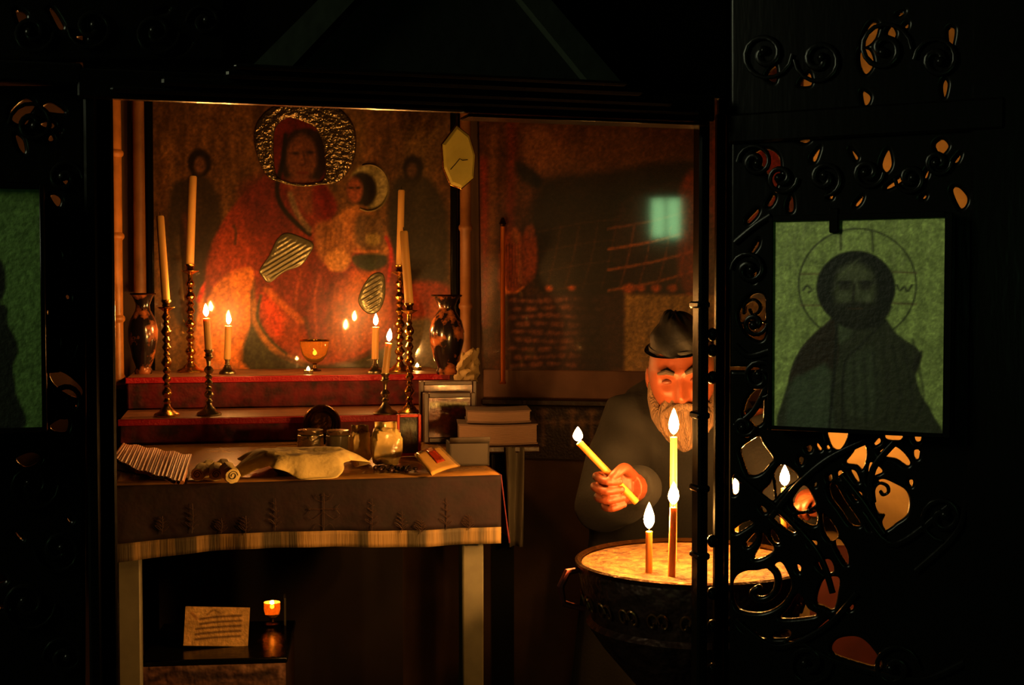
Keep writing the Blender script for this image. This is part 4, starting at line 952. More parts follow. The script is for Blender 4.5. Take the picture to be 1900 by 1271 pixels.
# right hand closed round the candle
YC = 2.885
c_top = onY(1074, 820, YC-.01); c_bot = onY(1181, 931, YC+.01)
PALM = [hand(1160, 884, 2.940), hand(1160, 904, 2.940), hand(1158, 922, 2.940), hand(1150, 936, 2.940)]
b.tube([WR, hand(1176, 904, 2.980), hand(1163, 905, 2.950)], [.028, .033, .037], 14)
b.ball(hand(1150, 905, 2.932), (.030, .016, .040), 20)
def fing(pts, rr): b.tube([p for p in catmull([tuple(x) for x in pts], 4, False)], rr, 12)
spec = [((1146, 880), (1108, 884), (1128, 893), (1150, 893)), ((1144, 898), (1104, 903), (1126, 911), (1154, 908)), ((1144, 915), (1110, 922), (1130, 928), (1156, 923)), ((1146, 930), (1122, 939), (1138, 943), (1158, 936))]
for i, (k, p_, d_, tp) in enumerate(spec):
    k3 = hand(k[0], k[1], 2.925); p3 = hand(p_[0], p_[1], 2.892); d3 = hand(d_[0], d_[1], 2.856); t3 = hand(tp[0], tp[1], 2.862)
    pts = catmull([tuple(k3), tuple(p3+Vector((.003, .012, 0))), tuple(p3), tuple(p3+Vector((.004, -.014, -.002))), tuple(d3), tuple(t3)], 3, False); n = len(pts)
    rr = [.0100-.0018*(j/n)-(.003 if j == n-1 else 0)-(.001*(i == 3)) for j in range(n)]
    b.tube(pts, rr, 12); b.ball(t3, .0076-.0008*(i == 3), 10); b.ball(p3, .0103-.001*(i == 3), 10)
tp = catmull([tuple(hand(1180, 890, 2.970)), tuple(hand(1168, 876, 2.930)), tuple(hand(1158, 868, 2.885)), tuple(hand(1146, 876, 2.862)), tuple(hand(1136, 885, 2.858))], 4, False)
b.tube(tp, [.014-.0045*j/len(tp) for j in range(len(tp))], 12); b.ball(Vector(tp[-1]), .0092, 10)
# left arm and hand, at the far side of the tray
SL2 = SH+Vector((.15, -.02, -.03)); EL2 = Vector((SH.x+.22, 3.15, SH.z-.20)); WR2 = hand(1512, 935, 2.97)
b.tube([SL2, (SL2+EL2)/2, EL2, (EL2+WR2)/2, WR2], [.055, .05, .043, .036, .028], 16)
b.ball(hand(1500, 934, 2.90), (.026, .036, .022), 16)
for i in range(4):
    x0, y0 = 1512-13*i, 926+5*i
    p = [hand(x0, y0, 2.885), hand(x0-14, y0+6, 2.865), hand(x0-20, y0+22, 2.86), hand(x0-14, y0+34, 2.87)]
    b.tube(catmull([tuple(q) for q in p], 4, False), [.0088-.0002*j for j in range(13)], 10); b.ball(p[-1], .0072, 10)
b.tube([hand(1500, 944, 2.92), hand(1484, 950, 2.885), hand(1474, 958, 2.875)], [.012, .010, .008], 10)
b.v = [Vector(v) for v in b.v]
remeshed('body', b, M_skin, t, .0024, 1)
# robe
b = MB(); CX = SH.x
rings = [((CX, 3.58), .30, .24, 0.01), ((CX, 3.58), .28, .22, .3), ((CX, 3.58), .25, .20, .6), ((CX, 3.56), .23, .19, SH.z-.36), ((CX, 3.47), .24, .22, SH.z-.20), ((CX, 3.39), .215, .19, SH.z-.10), ((CX-.0, 3.36), .185, .155, SH.z-.02), ((CX-.005, 3.34), .14, .12, SH.z+.045), ((CX-.01, 3.32), .09, .085, SH.z+.075)]
vs = []; N = 48
for (c_, rx, ry, z) in rings:
    for i in range(N):
        a = 2*PI*i/N; k = 1+.03*math.sin(a*9+z*3)*(1 if z < SH.z-.15 else 0); vs.append(Vector((c_[0]+rx*math.cos(a)*k, c_[1]+ry*math.sin(a)*k, z)))
n = len(rings); b.add(vs, [(k*N+i, k*N+(i+1) % N, (k+1)*N+(i+1) % N, (k+1)*N+i) for k in range(n-1) for i in range(N)]+[tuple(range(N-1, -1, -1)), tuple((n-1)*N+i for i in range(N))])
WRs = WR+(onY(1160, 905, 2.94)-WR)*.42; WRs2 = WR2+(EL2-WR2)*.25
b.tube([SL+Vector((.03, 0, 0)), SL, SL+Vector((-.02, -.02, -.06)), (SL+EL)/2+Vector((-.01, -.01, 0)), EL, (EL+WR)/2, WR, WRs], [.07, .08, .078, .074, .074, .064, .052, .044], 22)
b.tube([SL2, SL2+Vector((.02, -.02, -.06)), (SL2+EL2)/2, EL2, (EL2+WR2)/2, WRs2], [.08, .085, .08, .08, .068, .055], 22)
remeshed('robe', b, M_robe, t, .009, 8)
# cap
b = MB()
def capfn(p, q):
    q = Vector((p.x*.073, p.y*.094, p.z*.112)); q += p*(.004+.004*math.sin(p.x*7+p.z*9+1))
    if q.z < .045: q.z = .045
    q.z += .012*max(0, p.z)**2+.004*math.sin(math.atan2(p.y, p.x)*6)*p.z
    return q
RC = Euler((math.radians(12), math.radians(-9), 0)).to_matrix()
b.ball(HC+Vector((.0, .006, .020)), 1, 48, R=RC, fn=capfn); part('cap', b, M_cap, t, ang=70)
CAPO = [c for c in bpy.data.objects if c.name == 'cap'][0]
b = MB(); b.tube([HC+Vector((.0, .006, .020))+RC@Vector((.0665*math.cos(a), .0860*math.sin(a), .050)) for a in np.linspace(0, 2*PI, 49)], .0034, 8, up=(0, 0, 1), flat=1.8); part('cap_band', b, M_cap, CAPO)
# beard, moustache, brows, hair at the sides
b = MB()
def beard(p, q):
    q = Vector((p.x*.058, p.y*.038, p.z*.068)); 
    if p.z < 0: k = 1-.45*p.z*p.z; q.x *= k
    q += p*.006*math.sin(math.atan2(p.y, p.x)*11+p.z*3); return q
b.ball(HC+RH@Vector((0, -.066, -.090)), 1, 56, R=Euler((math.radians(2), 0, 0)).to_matrix(), fn=beard)
for sx in (-1, 1):
    b.tube([HC+RH@Vector(v) for v in ((0, -.108, -.048), (sx*.02, -.106, -.053), (sx*.042, -.09, -.07), (sx*.052, -.075, -.09))], [.009, .010, .009, .006], 10)
    b.tube([HC+RH@Vector(v) for v in ((sx*.073, -.005, -.01), (sx*.073, -.018, -.045), (sx*.060, -.045, -.08), (sx*.04, -.065, -.10))], [.006, .011, .018, .024], 12)
b.ball(HC+RH@Vector((0, -.06, -.08)), (.05, .03, .03), 20)
remeshed('beard', b, M_beard, t, .0035, 2)
for sx in (-1, 1):
    b = MB(); b.tube([HC+RH@Vector(v) for v in ((sx*.012, -.106, .024), (sx*.028, -.103, .030), (sx*.048, -.088, .024))], [.004, .006, .0035], 8)
    part('eyebrow', b, mat('brow_hair', (40, 28, 20), .9), t)
    b = MB(); b.ball(HC+RH@Vector((sx*.031, -.082, .003)), (.0118, .009, .0055), 14, R=RH); part('eyelid', b, mat('shaded_eyelid_skin', (84, 40, 24), .5), t)  # lids coloured darker to paint the shadow in the eye sockets
# candle held
d = (c_top-c_bot); q = Vector((0, 0, 1)).rotation_difference(d.normalized()); L = d.length
t2 = thing('candle', 'lit beeswax candle held slanting in the bearded person\'s hand', 'candle', c_bot, tuple(q.to_euler()))
r = 6.6*YC/F
b = MB(); b.lathe([(r, 0), (r, L*.5), (r*.98, L-.004), (r*.9, L), (r*.5, L-.002)], seg=18); part('wax', b, M_wax_y, t2, local=True)
b = MB(); b.tube([c_top, c_top+Vector((-.003, 0, .008))], [.0012, .0008], 6); part('wick', b, M_wick, t2)
b = MB(); b.lathe(flame_prof(.0105, .030), c=c_top+Vector((-.002, 0, .003)), seg=12); part('flame', b, M_flame_t, t2)

# ------------------------------------------------------------------ the carved screen
t = thing('carved_screen', 'black carved wooden screen framing the whole view, with posts, cornice and scrolled openwork', 'screen', FG.P(.5, 0), (0, 0, FG.yaw))
SCR = t
def gs(px, y=640, d=0): return FG.px(px, y, d)[0]
def gz(py, px=190, d=0): return FG.px(px, py, d)[1]
zL = gz(187, 210); zLt = gz(122, 435)
def post(px0, px1, d0, d1, lab=None, z1=None):
    b = MB(); b.fbox(FG, gs(px0), gs(px1), 0, z1 or zL+.02, d0, d1, .004); part('post', b, M_wood, t, ang=25)
post(160, 184, -.03, .02); post(184, 203, -.04, .0); post(203, 214, -.035, .012)
post(1293, 1312, -.018, .01); post(1330, 1348, -.012, .0)
b = MB(); b.fbox(FG, gs(1338), gs(1361), 0, zL+.75, -.023, -.015); part('hinge_strip', b, M_wood, t)
# beads and collars between the two right posts
for y in (620, 650, 700, 1003, 1100, 1160, 1240):
    b = MB(); s, z = FG.px(1321, y); b.ball(FG.P(s, z, .002), (.010, .010, .012), 12); part('bead', b, M_wood, t)
for y in (565, 770, 905, 1030):
    b = MB(); s, z = FG.px(1300, y); b.fbox(FG, s-.012, s+.012, z-.006, z+.006, -.022, .016, .003); part('post_collar', b, M_wood, t)
# lintel with stepped mouldings
sa, sb = gs(150), gs(1312)
b = MB(); b.fbox(FG, sa, sb, zL, zL+.045, .012, .03, .003); part('lintel', b, M_wood, t, ang=25)
for k, (pa, pb, ya, yb, dd) in enumerate(((205, 1300, 183, 172, .045), (300, 1250, 168, 152, .055), (420, 1195, 148, 133, .075), (435, 1165, 131, 122, .09))):
    b = MB(); z0 = gz(ya, 560, dd); z1 = gz(yb, 560, dd); b.fbox(FG, FG.px(pa, 180, dd)[0], FG.px(pb, 180, dd)[0], z0, z1, -.03, dd, .004); part('cornice_moulding', b, M_wood, t, ang=25)
# thin fillet under the lintel on the right
b = MB(); b.fbox(FG, gs(860), gs(1300), zL-.008, zL-.003, -.02, .034, .001); part('fillet', b, M_wood, t)
b = MB(); b.fbox(FG, gs(160), gs(1344), zL+.045, zL+.75, -.02, .0); part('frieze_board', b, M_wood, t)
# pediment
z0 = gz(122, 560, .05); b = MB()
pl = FG.px(470, 118, .04)[0]; pr_ = FG.px(1150, 118, .04)[0]; pm = (pl+pr_)/2; hp = .32
P = FG.P
b.add([P(pl, z0, -.02), P(pr_, z0, -.02), P(pm, z0+hp, -.02), P(pl, z0, .02), P(pr_, z0, .02), P(pm, z0+hp, .02)], [(0, 2, 1), (3, 4, 5), (0, 1, 4, 3), (1, 2, 5, 4), (2, 0, 3, 5)])
part('pediment', b, mat('greenish_black_paint', (20, 24, 19), .5, bump=.2, bscale=20), t, sm=False)
b = MB()
for (sA_, sB_) in ((pl, pm), (pr_, pm)):
    b.add([P(sA_, z0, .02), P(sB_, z0+hp, .02), P(sB_, z0+hp-.05, .02), P(sA_+(.06 if sA_ < sB_ else -.06), z0, .02), P(sA_, z0, .045), P(sB_, z0+hp, .045), P(sB_, z0+hp-.05, .045), P(sA_+(.06 if sA_ < sB_ else -.06), z0, .045)],
          [(0, 1, 2, 3), (4, 7, 6, 5), (0, 4, 5, 1), (3, 2, 6, 7), (0, 3, 7, 4), (1, 5, 6, 2)])
part('raking_moulding', b, mat('dull_green_paint', (40, 47, 38), .45, bump=.2, bscale=20), t, sm=False)
# transom beams left and right
b = MB(); b.fbox(FG, gs(-120), gs(160), gz(158, 60), gz(118, 60), -.03, .03, .004); part('transom', b, M_wood, t, ang=25)
zr0 = FR.px(1600, 255)[1]; zr1 = FR.px(1600, 198)[1]
def zz_(pts, f): return [(f[0]+x*f[2], f[1]+y*f[2]) for x, y in pts]
Z7 = (1260, 760, .402); Z6 = (1280, 220, .4564); Z5 = (1220, 0, .358); Z1 = (0, 0, .3305); Z3 = (0, 300, .472); Z8 = (1280, 1000, .2211)
holesR = [zz_(p, Z7) for p in (
 [(288, 180), (335, 140), (372, 122), (388, 150), (402, 172), (436, 222), (418, 250), (385, 286), (350, 300), (322, 292), (300, 240)],
 [(382, 385), (420, 340), (450, 272), (490, 252), (552, 310), (500, 352), (470, 382), (430, 418)],
 [(524, 412), (580, 347), (628, 420), (618, 448), (562, 468), (524, 450)],
 [(545, 486), (590, 476), (632, 460), (638, 524), (604, 528), (565, 505)],
 [(698, 345), (722, 338), (768, 415), (838, 520), (820, 535), (790, 520), (748, 460), (704, 400)],
 [(662, 480), (690, 492), (738, 570), (712, 603), (676, 572)],
 [(722, 606), (746, 596), (778, 650), (785, 708), (768, 702), (734, 645)],
 [(840, 138), (868, 190), (850, 272), (820, 252), (772, 242), (802, 200)],
 [(886, 240), (942, 280), (902, 304), (880, 340), (872, 290)],
 [(905, 345), (942, 318), (1000, 340), (1048, 370), (1064, 420), (1052, 482), (1002, 520), (985, 535), (952, 553), (936, 520), (950, 482), (918, 472), (900, 420)],
 [(928, 190), (985, 166), (1030, 188), (1068, 238), (1052, 256), (1002, 224), (945, 212)],
 [(957, 112), (1028, 113), (1020, 138), (957, 134)], [(690, 92), (772, 92), (776, 130), (748, 178), (714, 176), (695, 140)],
 [(1088, 120), (1118, 117), (1115, 143), (1092, 143)], [(1084, 188), (1110, 184), (1108, 222), (1088, 222)], [(898, 158), (926, 128), (932, 148), (908, 163)],
 [(732, 288), (754, 278), (758, 308), (738, 312)], [(793, 278), (818, 283), (836, 328), (820, 326)], [(792, 372), (848, 382), (820, 416)],
 [(207, 532), (238, 478), (258, 468), (228, 520)], [(255, 552), (300, 520), (338, 512), (340, 522), (302, 548), (268, 566)],
 [(218, 612), (232, 632), (268, 650), (318, 655), (300, 668), (258, 668), (225, 648)], [(312, 612), (356, 564), (352, 600), (322, 630)],
 [(348, 682), (378, 620), (390, 566), (414, 600), (440, 640), (392, 678)], [(430, 548), (450, 568), (468, 612), (444, 610), (424, 580)],
 [(432, 492), (460, 487), (500, 520), (542, 550), (530, 566), (482, 538)], [(378, 447), (390, 443), (408, 464), (398, 472)],
 [(203, 692), (266, 687), (238, 710), (208, 750)],
 [(248, 820), (262, 770), (310, 742), (365, 738), (420, 725), (470, 700), (500, 740), (520, 790), (515, 835), (470, 895), (400, 930), (320, 930), (268, 905)],
 [(505, 915), (555, 845), (598, 915), (640, 942), (560, 958), (470, 958)],
 [(643, 702), (698, 688), (718, 738), (688, 752), (654, 730)], [(668, 784), (738, 770), (738, 830), (716, 915), (668, 902), (636, 880)],
 [(602, 604), (638, 604), (636, 626), (612, 628)], [(735, 1055), (830, 1045), (898, 1102), (930, 1182), (780, 1148), (705, 1112)],
 [(210, 1050), (268, 1028), (300, 1052), (338, 1072), (262, 1072)], [(203, 972), (238, 962), (236, 982), (206, 984)], [(432, 1050), (482, 1016), (518, 1018), (508, 1048)],
 [(505, 1064), (600, 1038), (686, 968), (696, 972), (640, 1036), (560, 1070)], [(690, 308), (706, 296), (708, 322), (694, 326)], [(545, 710), (566, 722), (560, 748), (548, 736)],
 [(785, 910), (808, 895), (806, 915), (790, 922)], [(268, 958), (300, 990), (400, 1045), (385, 1052), (300, 1012)], [(590, 170), (612, 162), (614, 186), (600, 190)], [(640, 150), (662, 178), (652, 186), (636, 168)],
 [(690, 160), (700, 176), (690, 182), (680, 172)], [(560, 215), (578, 222), (570, 250), (556, 238)], [(1062, 325), (1082, 322), (1078, 352), (1064, 345)], [(872, 520), (888, 520), (894, 550), (880, 545)], [(622, 345), (640, 330), (634, 352)])]
holesR += [zz_(p, Z6) for p in (
 [(258, 155), (300, 125), (355, 142), (372, 200), (352, 280), (330, 250), (300, 195)], [(318, 352), (342, 312), (350, 326), (334, 354)], [(238, 410), (282, 368), (276, 392), (244, 424)],
 [(402, 350), (418, 314), (424, 364), (406, 376)], [(252, 545), (284, 492), (280, 518), (257, 548)], [(262, 640), (274, 622), (272, 655), (262, 664)],
 [(205, 795), (228, 745), (265, 712), (306, 722), (310, 800), (308, 875), (290, 900), (250, 885), (220, 848)], [(152, 820), (164, 814), (164, 838), (153, 838)], [(152, 912), (166, 902), (208, 936), (192, 942)],
 [(152, 1150), (160, 1085), (230, 1042), (300, 1030), (300, 1052), (250, 1076), (192, 1120)], [(222, 1205), (232, 1150), (262, 1108), (298, 1090), (302, 1200), (290, 1240), (250, 1245)], [(158, 1008), (278, 1010), (270, 1020), (160, 1020)])]
holesR += [zz_(p, Z5) for p in (
 [(1192, 172), (1215, 138), (1238, 180), (1212, 208)], [(1100, 130), (1145, 128), (1130, 200), (1085, 240), (1062, 220)], [(1055, 262), (1100, 262), (1122, 330), (1084, 384), (1052, 330)], [(1064, 474), (1105, 500), (1096, 538), (1074, 540)],
 [(1478, 450), (1490, 414), (1506, 440), (1490, 508)], [(1508, 155), (1542, 155), (1528, 245), (1516, 245)], [(1530, 985), (1562, 972), (1606, 1022), (1598, 1066), (1568, 1074)], [(1190, 968), (1278, 910), (1266, 940), (1204, 976)],
 [(1028, 1058), (1068, 1014), (1058, 1048), (1034, 1070)], [(682, 1085), (700, 1014), (708, 1084), (692, 1098)], [(1384, 918), (1408, 874), (1400, 918)], [(1540, 838), (1576, 795), (1560, 838)], [(1004, 772), (1042, 816), (1030, 826)],
 [(726, 724), (796, 722), (770, 740)], [(804, 818), (846, 764), (822, 836)], [(1164, 850), (1198, 776), (1216, 850), (1190, 892)], [(1245, 78), (1284, 62), (1262, 84)], [(570, 396), (616, 345), (616, 425)], [(740, 440), (790, 380), (800, 440)],
 [(892, 1012), (908, 1004), (912, 1024), (898, 1030)], [(1370, 1026), (1396, 1010), (1390, 1028)], [(1440, 750), (1480, 724), (1510, 760), (1470, 800)], [(1280, 138), (1302, 122), (1298, 148)])]
# right leaf plate, in its own plane
tR = thing('openwork_door_leaf', 'black scrolled openwork door leaf right of the gateway, behind the larger green icon', 'door leaf', FR.P(.25, 0), (0, 0, FR.yaw))
def inside(h): return all(1352 < x < 1880 and -6 < y < 1400 for x, y in h)
low = [h for h in holesR if inside(h) and not any(196 < y < 256 for x, y in h)]
oR = [(1356, 222), (1830, 222), (1830, 1330), (1356, 1330)]
oR2 = [(1356, -30), (1830, -30), (1830, 221), (1356, 221)]
lo = [h for h in low if min(y for x, y in h) > 256]; up = [h for h in low if max(y for x, y in h) < 196]
lo.append([(1359, 884), (1370, 882), (1371, 910), (1361, 916)])
ribs = [(zz_([(395, 700), (452, 755), (452, 825), (412, 868), (362, 872), (342, 842), (368, 820)], Z7), 13), (zz_([(902, 425), (898, 370), (925, 338), (960, 350), (966, 380), (942, 392), (930, 376)], Z7), 5),
        (zz_([(515, 400), (527, 450), (570, 476), (628, 446)], Z7), 4), (zz_([(222, 790), (228, 752), (262, 735), (287, 756), (282, 785), (257, 797), (246, 776)], Z6), 6), (zz_([(262, 1250), (240, 1225), (235, 1195), (250, 1180), (262, 1200)], Z6), 5),
        (zz_([(200, 832), (260, 824), (330, 828)], Z6), 4), (zz_([(425, 270), (440, 330), (445, 400)], Z7), 4), (zz_([(200, 1160), (260, 1100), (330, 1030)], Z6), 7)]
plate('openwork_panel', FR, oR, lo, M_wood, tR, d=0, thick=.016, strokes=ribs)
plate('openwork_panel', FR, oR2, up, M_wood, tR, d=0, thick=.016)
b = MB(); b.fbox(FR, FR.px(1356, 220)[0], FR.px(1868, 220)[0], zr0, zr1, -.016, .02, .004); b.fbox(FR, FR.px(1800, 600)[0], FR.px(1990, 600)[0], 0, zr1+.45, -.016, .016, .004)
b.fbox(FR, FR.px(1356, 600)[0], FR.px(1800, 600)[0], 0, FR.px(1500, 1330)[1], -.01, .01, .004); part('rail', b, M_wood, tR, ang=25)
def spiral(fr, cx, cy, r0, turns, start, dirn=1, tail=None, w=.006, d=.012, b=None):
    pts = []
    n = int(turns*16)
    for i in range(n+1):
        a = start+dirn*2*PI*turns*i/n; r = r0*(1-.86*i/n); pts.append((cx+r*math.cos(a), cy+r*math.sin(a)))
    if tail: pts = list(tail)+pts
    P3 = [fr.P(*fr.px(x, y, d), d) for x, y in pts]; m_ = len(P3)
    b.tube(P3, [w*(.55+.6*i/m_) for i in range(m_)], 8, up=fr.N, flat=.8)
    b.ball(P3[-1], w*1.5, 10)
for a in ((1415, 1090, 52, 1.6, PI*1.05, 1), (1345+50, 1000, 24, 1.4, 0, -1), (1400, 600, 24, 1.3, 0, 1), (1638, 905, 20, 1.4, PI, -1), (1402, 300, 34, 1.6, PI, 1), (1450, 330, 30, 1.5, 0, 1), (1530, 330, 34, 1.5, PI/2, -1),
          (1610, 320, 30, 1.5, 0, 1), (1690, 330, 30, 1.5, PI, -1), (1740, 300, 26, 1.4, 0, 1), (1420, 100, 50, 1.7, 0, 1), (1520, 110, 46, 1.6, PI, -1), (1640, 90, 52, 1.7, 0, -1), (1740, 110, 44, 1.6, PI, 1), (1540, 1130, 50, 1.6, 0, -1), (1500, 1230, 44, 1.5, 0, 1),
          (1680, 1120, 60, 1.7, PI, 1), (1660, 1240, 46, 1.5, 0, -1), (1770-20, 960, 44, 1.6, PI/2, 1), (1380, 790, 22, 1.3, 0, 1), (1408, 700, 40, 1.5, PI/2, -1), (1390, 500, 34, 1.5, PI, 1)):
    if a[0] < 1700 and 800 < a[1] < 1180: continue
    bS = MB(); spiral(FR, *a, b=bS); part('scroll', bS, M_wood, tR)
for pts in ([(1364, 880), (1400, 910), (1460, 960), (1520, 1030), (1545, 1100)], [(1430, 960), (1480, 900), (1540, 850), (1620, 812)], [(1364, 790), (1400, 760), (1430, 700)], [(1600, 950), (1660, 1010), (1760, 940)], [(1364, 1150), (1440, 1200), (1530, 1165), (1590, 1100)],
            [(1480, 1190), (1560, 1230), (1700, 1262), (1790, 1230)], [(1364, 450), (1400, 420), (1430, 400)], [(1560, 880), (1600, 930), (1640, 990)], [(1660, 820), (1620, 870), (1615, 930)], [(1364, 640), (1390, 660), (1430, 650)], [(1700, 1060), (1780, 980), (1796, 880)]):
    q = catmull(pts, 6, False); bS = MB(); bS.tube([FR.P(*FR.px(x, y, .01), .01) for x, y in q], .0058, 8, up=FR.N, flat=.8); part('carved_stem', bS, M_wood, tR)
# left panel of the screen
holesL = [zz_(p, Z1) for p in ([(58, 640), (90, 592), (150, 555), (196, 590), (170, 640), (150, 698), (85, 688)], [(232, 602), (290, 578), (366, 633), (300, 632), (242, 618)], [(228, 702), (270, 683), (306, 702), (290, 722)], [(272, 790), (288, 758), (300, 790)],
   [(238, 980), (262, 934), (298, 980), (252, 1036)], [(418, 922), (476, 864), (478, 978), (432, 988)], [(284, 1102), (310, 1093), (342, 1122), (325, 1160)], [(462, 1100), (478, 1092), (474, 1148)], [(352, 1012), (382, 1012), (370, 1036)], [(90, 760), (130, 790), (140, 860), (110, 830)], [(330, 745), (342, 736), (336, 752)])]
holesL += [zz_(p, Z3) for p in ([(278, 688), (336, 632), (336, 714), (284, 708)], [(270, 777), (334, 774), (334, 818), (328, 828)], [(200, 822), (258, 832), (322, 890), (308, 926), (242, 898), (204, 860)], [(258, 522), (272, 528), (268, 545)], [(200, 1032), (262, 1004), (262, 1056), (212, 1056)], [(297, 952), (318, 960), (308, 974)], [(186, 590), (192, 576), (192, 610)])]
oL = [(-150, 160), (159, 160), (159, 1330), (-150, 1330)]
hs = [h for h in holesL if all(2 < x < 157 for x, y in h)]
hs = [h for h in hs if not any(x < 84 and 330 < y < 800 for x, y in h)]
plate('openwork_panel', FG, oL, hs+[[(30, 850), (60, 838), (76, 850), (50, 866)], [(-10, 1060), (8, 1066), (12, 1076), (-8, 1080)], [(0, 1120), (12, 1118), (14, 1126), (0, 1128)], [(28, 985), (42, 992), (40, 1000)], [(124, 958), (134, 962), (130, 968)]], M_wood, SCR, thick=.02)
plate('openwork_panel', FG, [(-150, -40), (420, -40), (420, 116), (-150, 116)], [[(92, 18), (100, 20), (118, 50), (112, 56), (102, 40)], [(290, 28), (312, 18), (308, 24)], [(298, 106), (330, 96), (354, 82), (335, 100)], [(140, 70), (160, 66), (158, 76)], [(30, 20), (50, 30), (40, 50)]], M_wood, SCR, thick=.02)
for a in ((90, 640, 56, 1.6, 0, 1), (120, 740, 40, 1.5, PI, -1), (100, 480, 46, 1.5, 0, 1), (60, 230, 44, 1.6, PI, 1), (120, 330, 34, 1.4, 0, -1), (60, 900, 50, 1.6, 0, 1), (110, 1020, 46, 1.6, PI, -1), (50, 1120, 54, 1.6, 0, 1), (120, 1220, 40, 1.5, PI, 1), (60, 60, 40, 1.5, 0, 1), (170, 50, 44, 1.6, PI, -1), (290, 60, 44, 1.6, 0, 1), (380, 40, 34, 1.4, PI, 1)):
    bL = MB(); spiral(FG, *a, b=bL, d=.012, w=.005); part('scroll', bL, M_wood, SCR)

# ------------------------------------------------------------------ the two framed icons on the screen
def christ(p):
    S = lambda pts: zz_(pts, (1400, 380, .3463))
    p.noise(10, 60, .12, 71).noise(5, 5, .16, 72)
    for x in (1474, 1492, 1556, 1608, 1660, 1676, 1726): p.line([(x, 415), (x-3+x % 5, 470+x % 40)], 3.5, (206, 214, 150), .3, 3)
    dk = (52, 54, 34)
    p.ell(1591, 528, 109, 104, (66, 72, 42), 1.5, .9, ring=3)
    for a, c_ in (((1560, 428), (1560, 462)), ((1618, 430), (1620, 466))): p.line([a, c_], 4, (84, 90, 52), .8)
    for y in (508, 566): p.line([(1486, y), (1524, y)], 3, (118, 92, 60), .7); p.line([(1656, y-4), (1700, y-2)], 3, (118, 92, 60), .7)
    p.line([(1490, 538), (1498, 530), (1506, 538), (1500, 542)], 3, dk, .9); p.line([(1664, 528), (1670, 538), (1678, 532), (1684, 540), (1692, 528)], 3, dk, .9)
    p.poly(S([(172, 1290), (180, 950), (250, 770), (380, 640), (450, 600), (680, 600), (760, 690), (892, 790), (862, 900), (900, 1030), (948, 1110), (962, 1290)]), (60, 62, 44), 2)
    p.poly(S([(185, 950), (250, 770), (380, 640), (440, 610), (440, 860), (300, 880)]), (50, 36, 24), 3)
    p.poly(S([(195, 960), (280, 900), (400, 872), (405, 1290), (180, 1290)]), (80, 94, 72), 5, .9)
    p.poly(S([(445, 610), (500, 640), (520, 700), (450, 740)]), (92, 104, 76), 4, .8)
    p.poly(S([(470, 880), (560, 780), (640, 800), (660, 1100), (500, 1120)]), (78, 88, 66), 12, .7)
    for k in range(9): p.line(S([(430+k*52, 880-20*k), (410+k*62, 1020), (440+k*52, 1160)]), 4, (34, 34, 26), .55, 3)
    for k in range(5): p.line(S([(260+k*20, 960+k*40), (400, 940+k*44)]), 3, (112, 124, 92), .4, 2.5)
    p.line(S([(440, 620), (430, 860), (400, 1200)]), 5, (26, 26, 20), .8); p.line(S([(700, 620), (560, 760), (480, 860), (470, 1200)]), 4, (28, 28, 20), .7)
    p.poly(S([(880, 800), (900, 790), (870, 900), (845, 860)]), (34, 30, 22), 3, .8)
    p.ell(1588, 534, 73, 69, (24, 24, 17), 2)
    p.poly([(1530, 560), (1648, 560), (1634, 600), (1600, 610), (1556, 600)], (28, 27, 19), 3)
    p.ell(1586, 540, 40, 54, (80, 84, 58), 6)
    p.ell(1586, 506, 30, 16, (108, 114, 82), 6, .7)
    for x in (1568, 1606): p.ell(x, 524, 14, 4, (24, 22, 16), 2, .9); p.ell(x, 532, 10, 6, (36, 32, 24), 3, .8); p.ell(x+(-1 if x < 1580 else 1), 552, 11, 12, (116, 124, 94), 5, .6)
    p.line([(1585, 528), (1583, 556), (1588, 562)], 4, (40, 36, 26), .8); p.line([(1590, 520), (1591, 552)], 4, (116, 122, 90), .6, 2)
    p.poly([(1550, 566), (1586, 560), (1624, 566), (1616, 598), (1590, 610), (1560, 598)], (34, 32, 22), 4, .9); p.line([(1574, 572), (1600, 572)], 3, (84, 60, 44), .8)
    p.line([(1556, 512), (1580, 492), (1596, 478)], 3, (130, 140, 100), .5)
    p.noise(3, 3, .18, 73)
tI = thing('framed_icon', 'greenish icon of a haloed long-haired figure in a dark robe, hung on the right openwork', 'icon', FR.P(.2, 1.2, .04), (0, 0, FR.yaw))
D = .046
i0 = FR.px(1434, 600, D)[0]; i1 = FR.px(1752, 600, D)[0]; zi0 = FR.px(1590, 796, D)[1]; zi1 = FR.px(1590, 407, D)[1]
panel('painted_panel', FR, (i0, i1, zi0, zi1), christ, paintmat('icon_tempera', .45, .15, .2, bump=.1), tI, d=D, thick=.01, step=.0022, base=(176, 196, 112))
b = MB()
for q in ((i0-.007, i0, zi0-.007, zi1+.007), (i1, i1+.012, zi0-.007, zi1+.007), (i0, i1, zi1, zi1+.010), (i0, i1, zi0-.007, zi0)): b.fbox(FR, *q, D-.020, D+.006, .001)
part('frame', b, M_wood, tI)
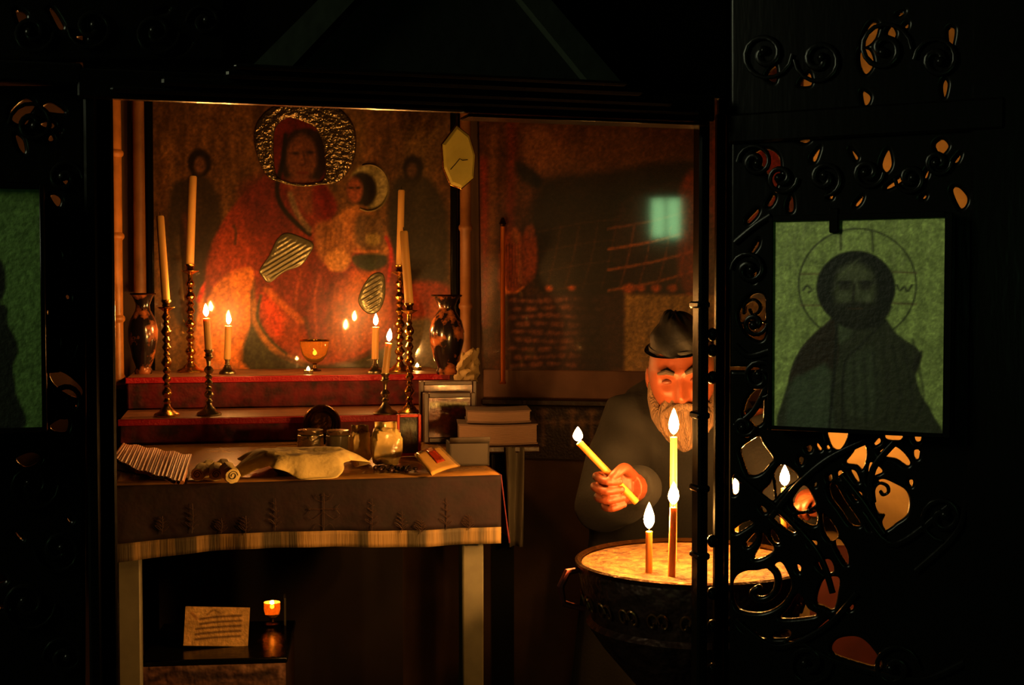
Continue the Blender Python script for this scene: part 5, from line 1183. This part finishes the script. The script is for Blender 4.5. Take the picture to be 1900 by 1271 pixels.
b = MB(); q0 = FR.px(1541, 432, D)[1]; sx = FR.px(1549, 420, D)[0]; b.fbox(FR, sx-.008, sx+.008, q0, zi1+.02, D-.002, D+.008, .002); part('hanging_clasp', b, M_wood, tI)
def left_icon(p):
    p.noise(5, 5, .18, 81)
    p.ell(-4, 520, 15, 40, (30, 30, 22), 2); p.poly([(-200, 560), (-6, 560), (14, 600), (34, 645), (24, 680), (30, 730), (34, 800), (-200, 800)], (34, 34, 26), 2)
    p.ell(-10, 520, 60, 66, (58, 70, 44), 1.5, .0, ring=3); p.noise(3, 3, .15, 82)
tI = thing('framed_icon', 'greenish icon cut by the left edge of the view, with a dark robed figure', 'icon', FG.P(gs(0), 1.2, .04), (0, 0, FG.yaw))
j1 = FG.px(76, 600, D)[0]; j0 = j1-.29; zj0 = FG.px(60, 792, D)[1]; zj1 = FG.px(60, 351, D)[1]
panel('painted_panel', FG, (j0, j1, zj0, zj1), left_icon, paintmat('icon_tempera'), tI, d=D, thick=.01, step=.003, base=(106, 140, 74))
b = MB()
for q in ((j0-.007, j0, zj0-.007, zj1+.007), (j1, j1+.007, zj0-.007, zj1+.007), (j0, j1, zj1, zj1+.010), (j0, j1, zj0-.007, zj0)): b.fbox(FG, *q, D-.024, D+.006, .001)
part('frame', b, M_wood, tI)

# ------------------------------------------------------------------ world, exposure
wd = bpy.data.worlds.new('dark_church'); wd.use_nodes = True; SC.world = wd
wd.node_tree.nodes['Background'].inputs[0].default_value = (.3, .5, .35, 1); wd.node_tree.nodes['Background'].inputs[1].default_value = .0
vs = SC.view_settings; vs.view_transform = 'Standard'; vs.look = 'None'; vs.gamma = 1; vs.exposure = 0; vs.use_curve_mapping = False
cy = SC.cycles
try:
    cy.use_denoising = True; cy.max_bounces = 6; cy.diffuse_bounces = 3; cy.glossy_bounces = 3; cy.transmission_bounces = 6; cy.sample_clamp_indirect = 4; cy.blur_glossy = .5
    cy.caustics_reflective = False; cy.caustics_refractive = False; cy.use_light_tree = True
except Exception: pass
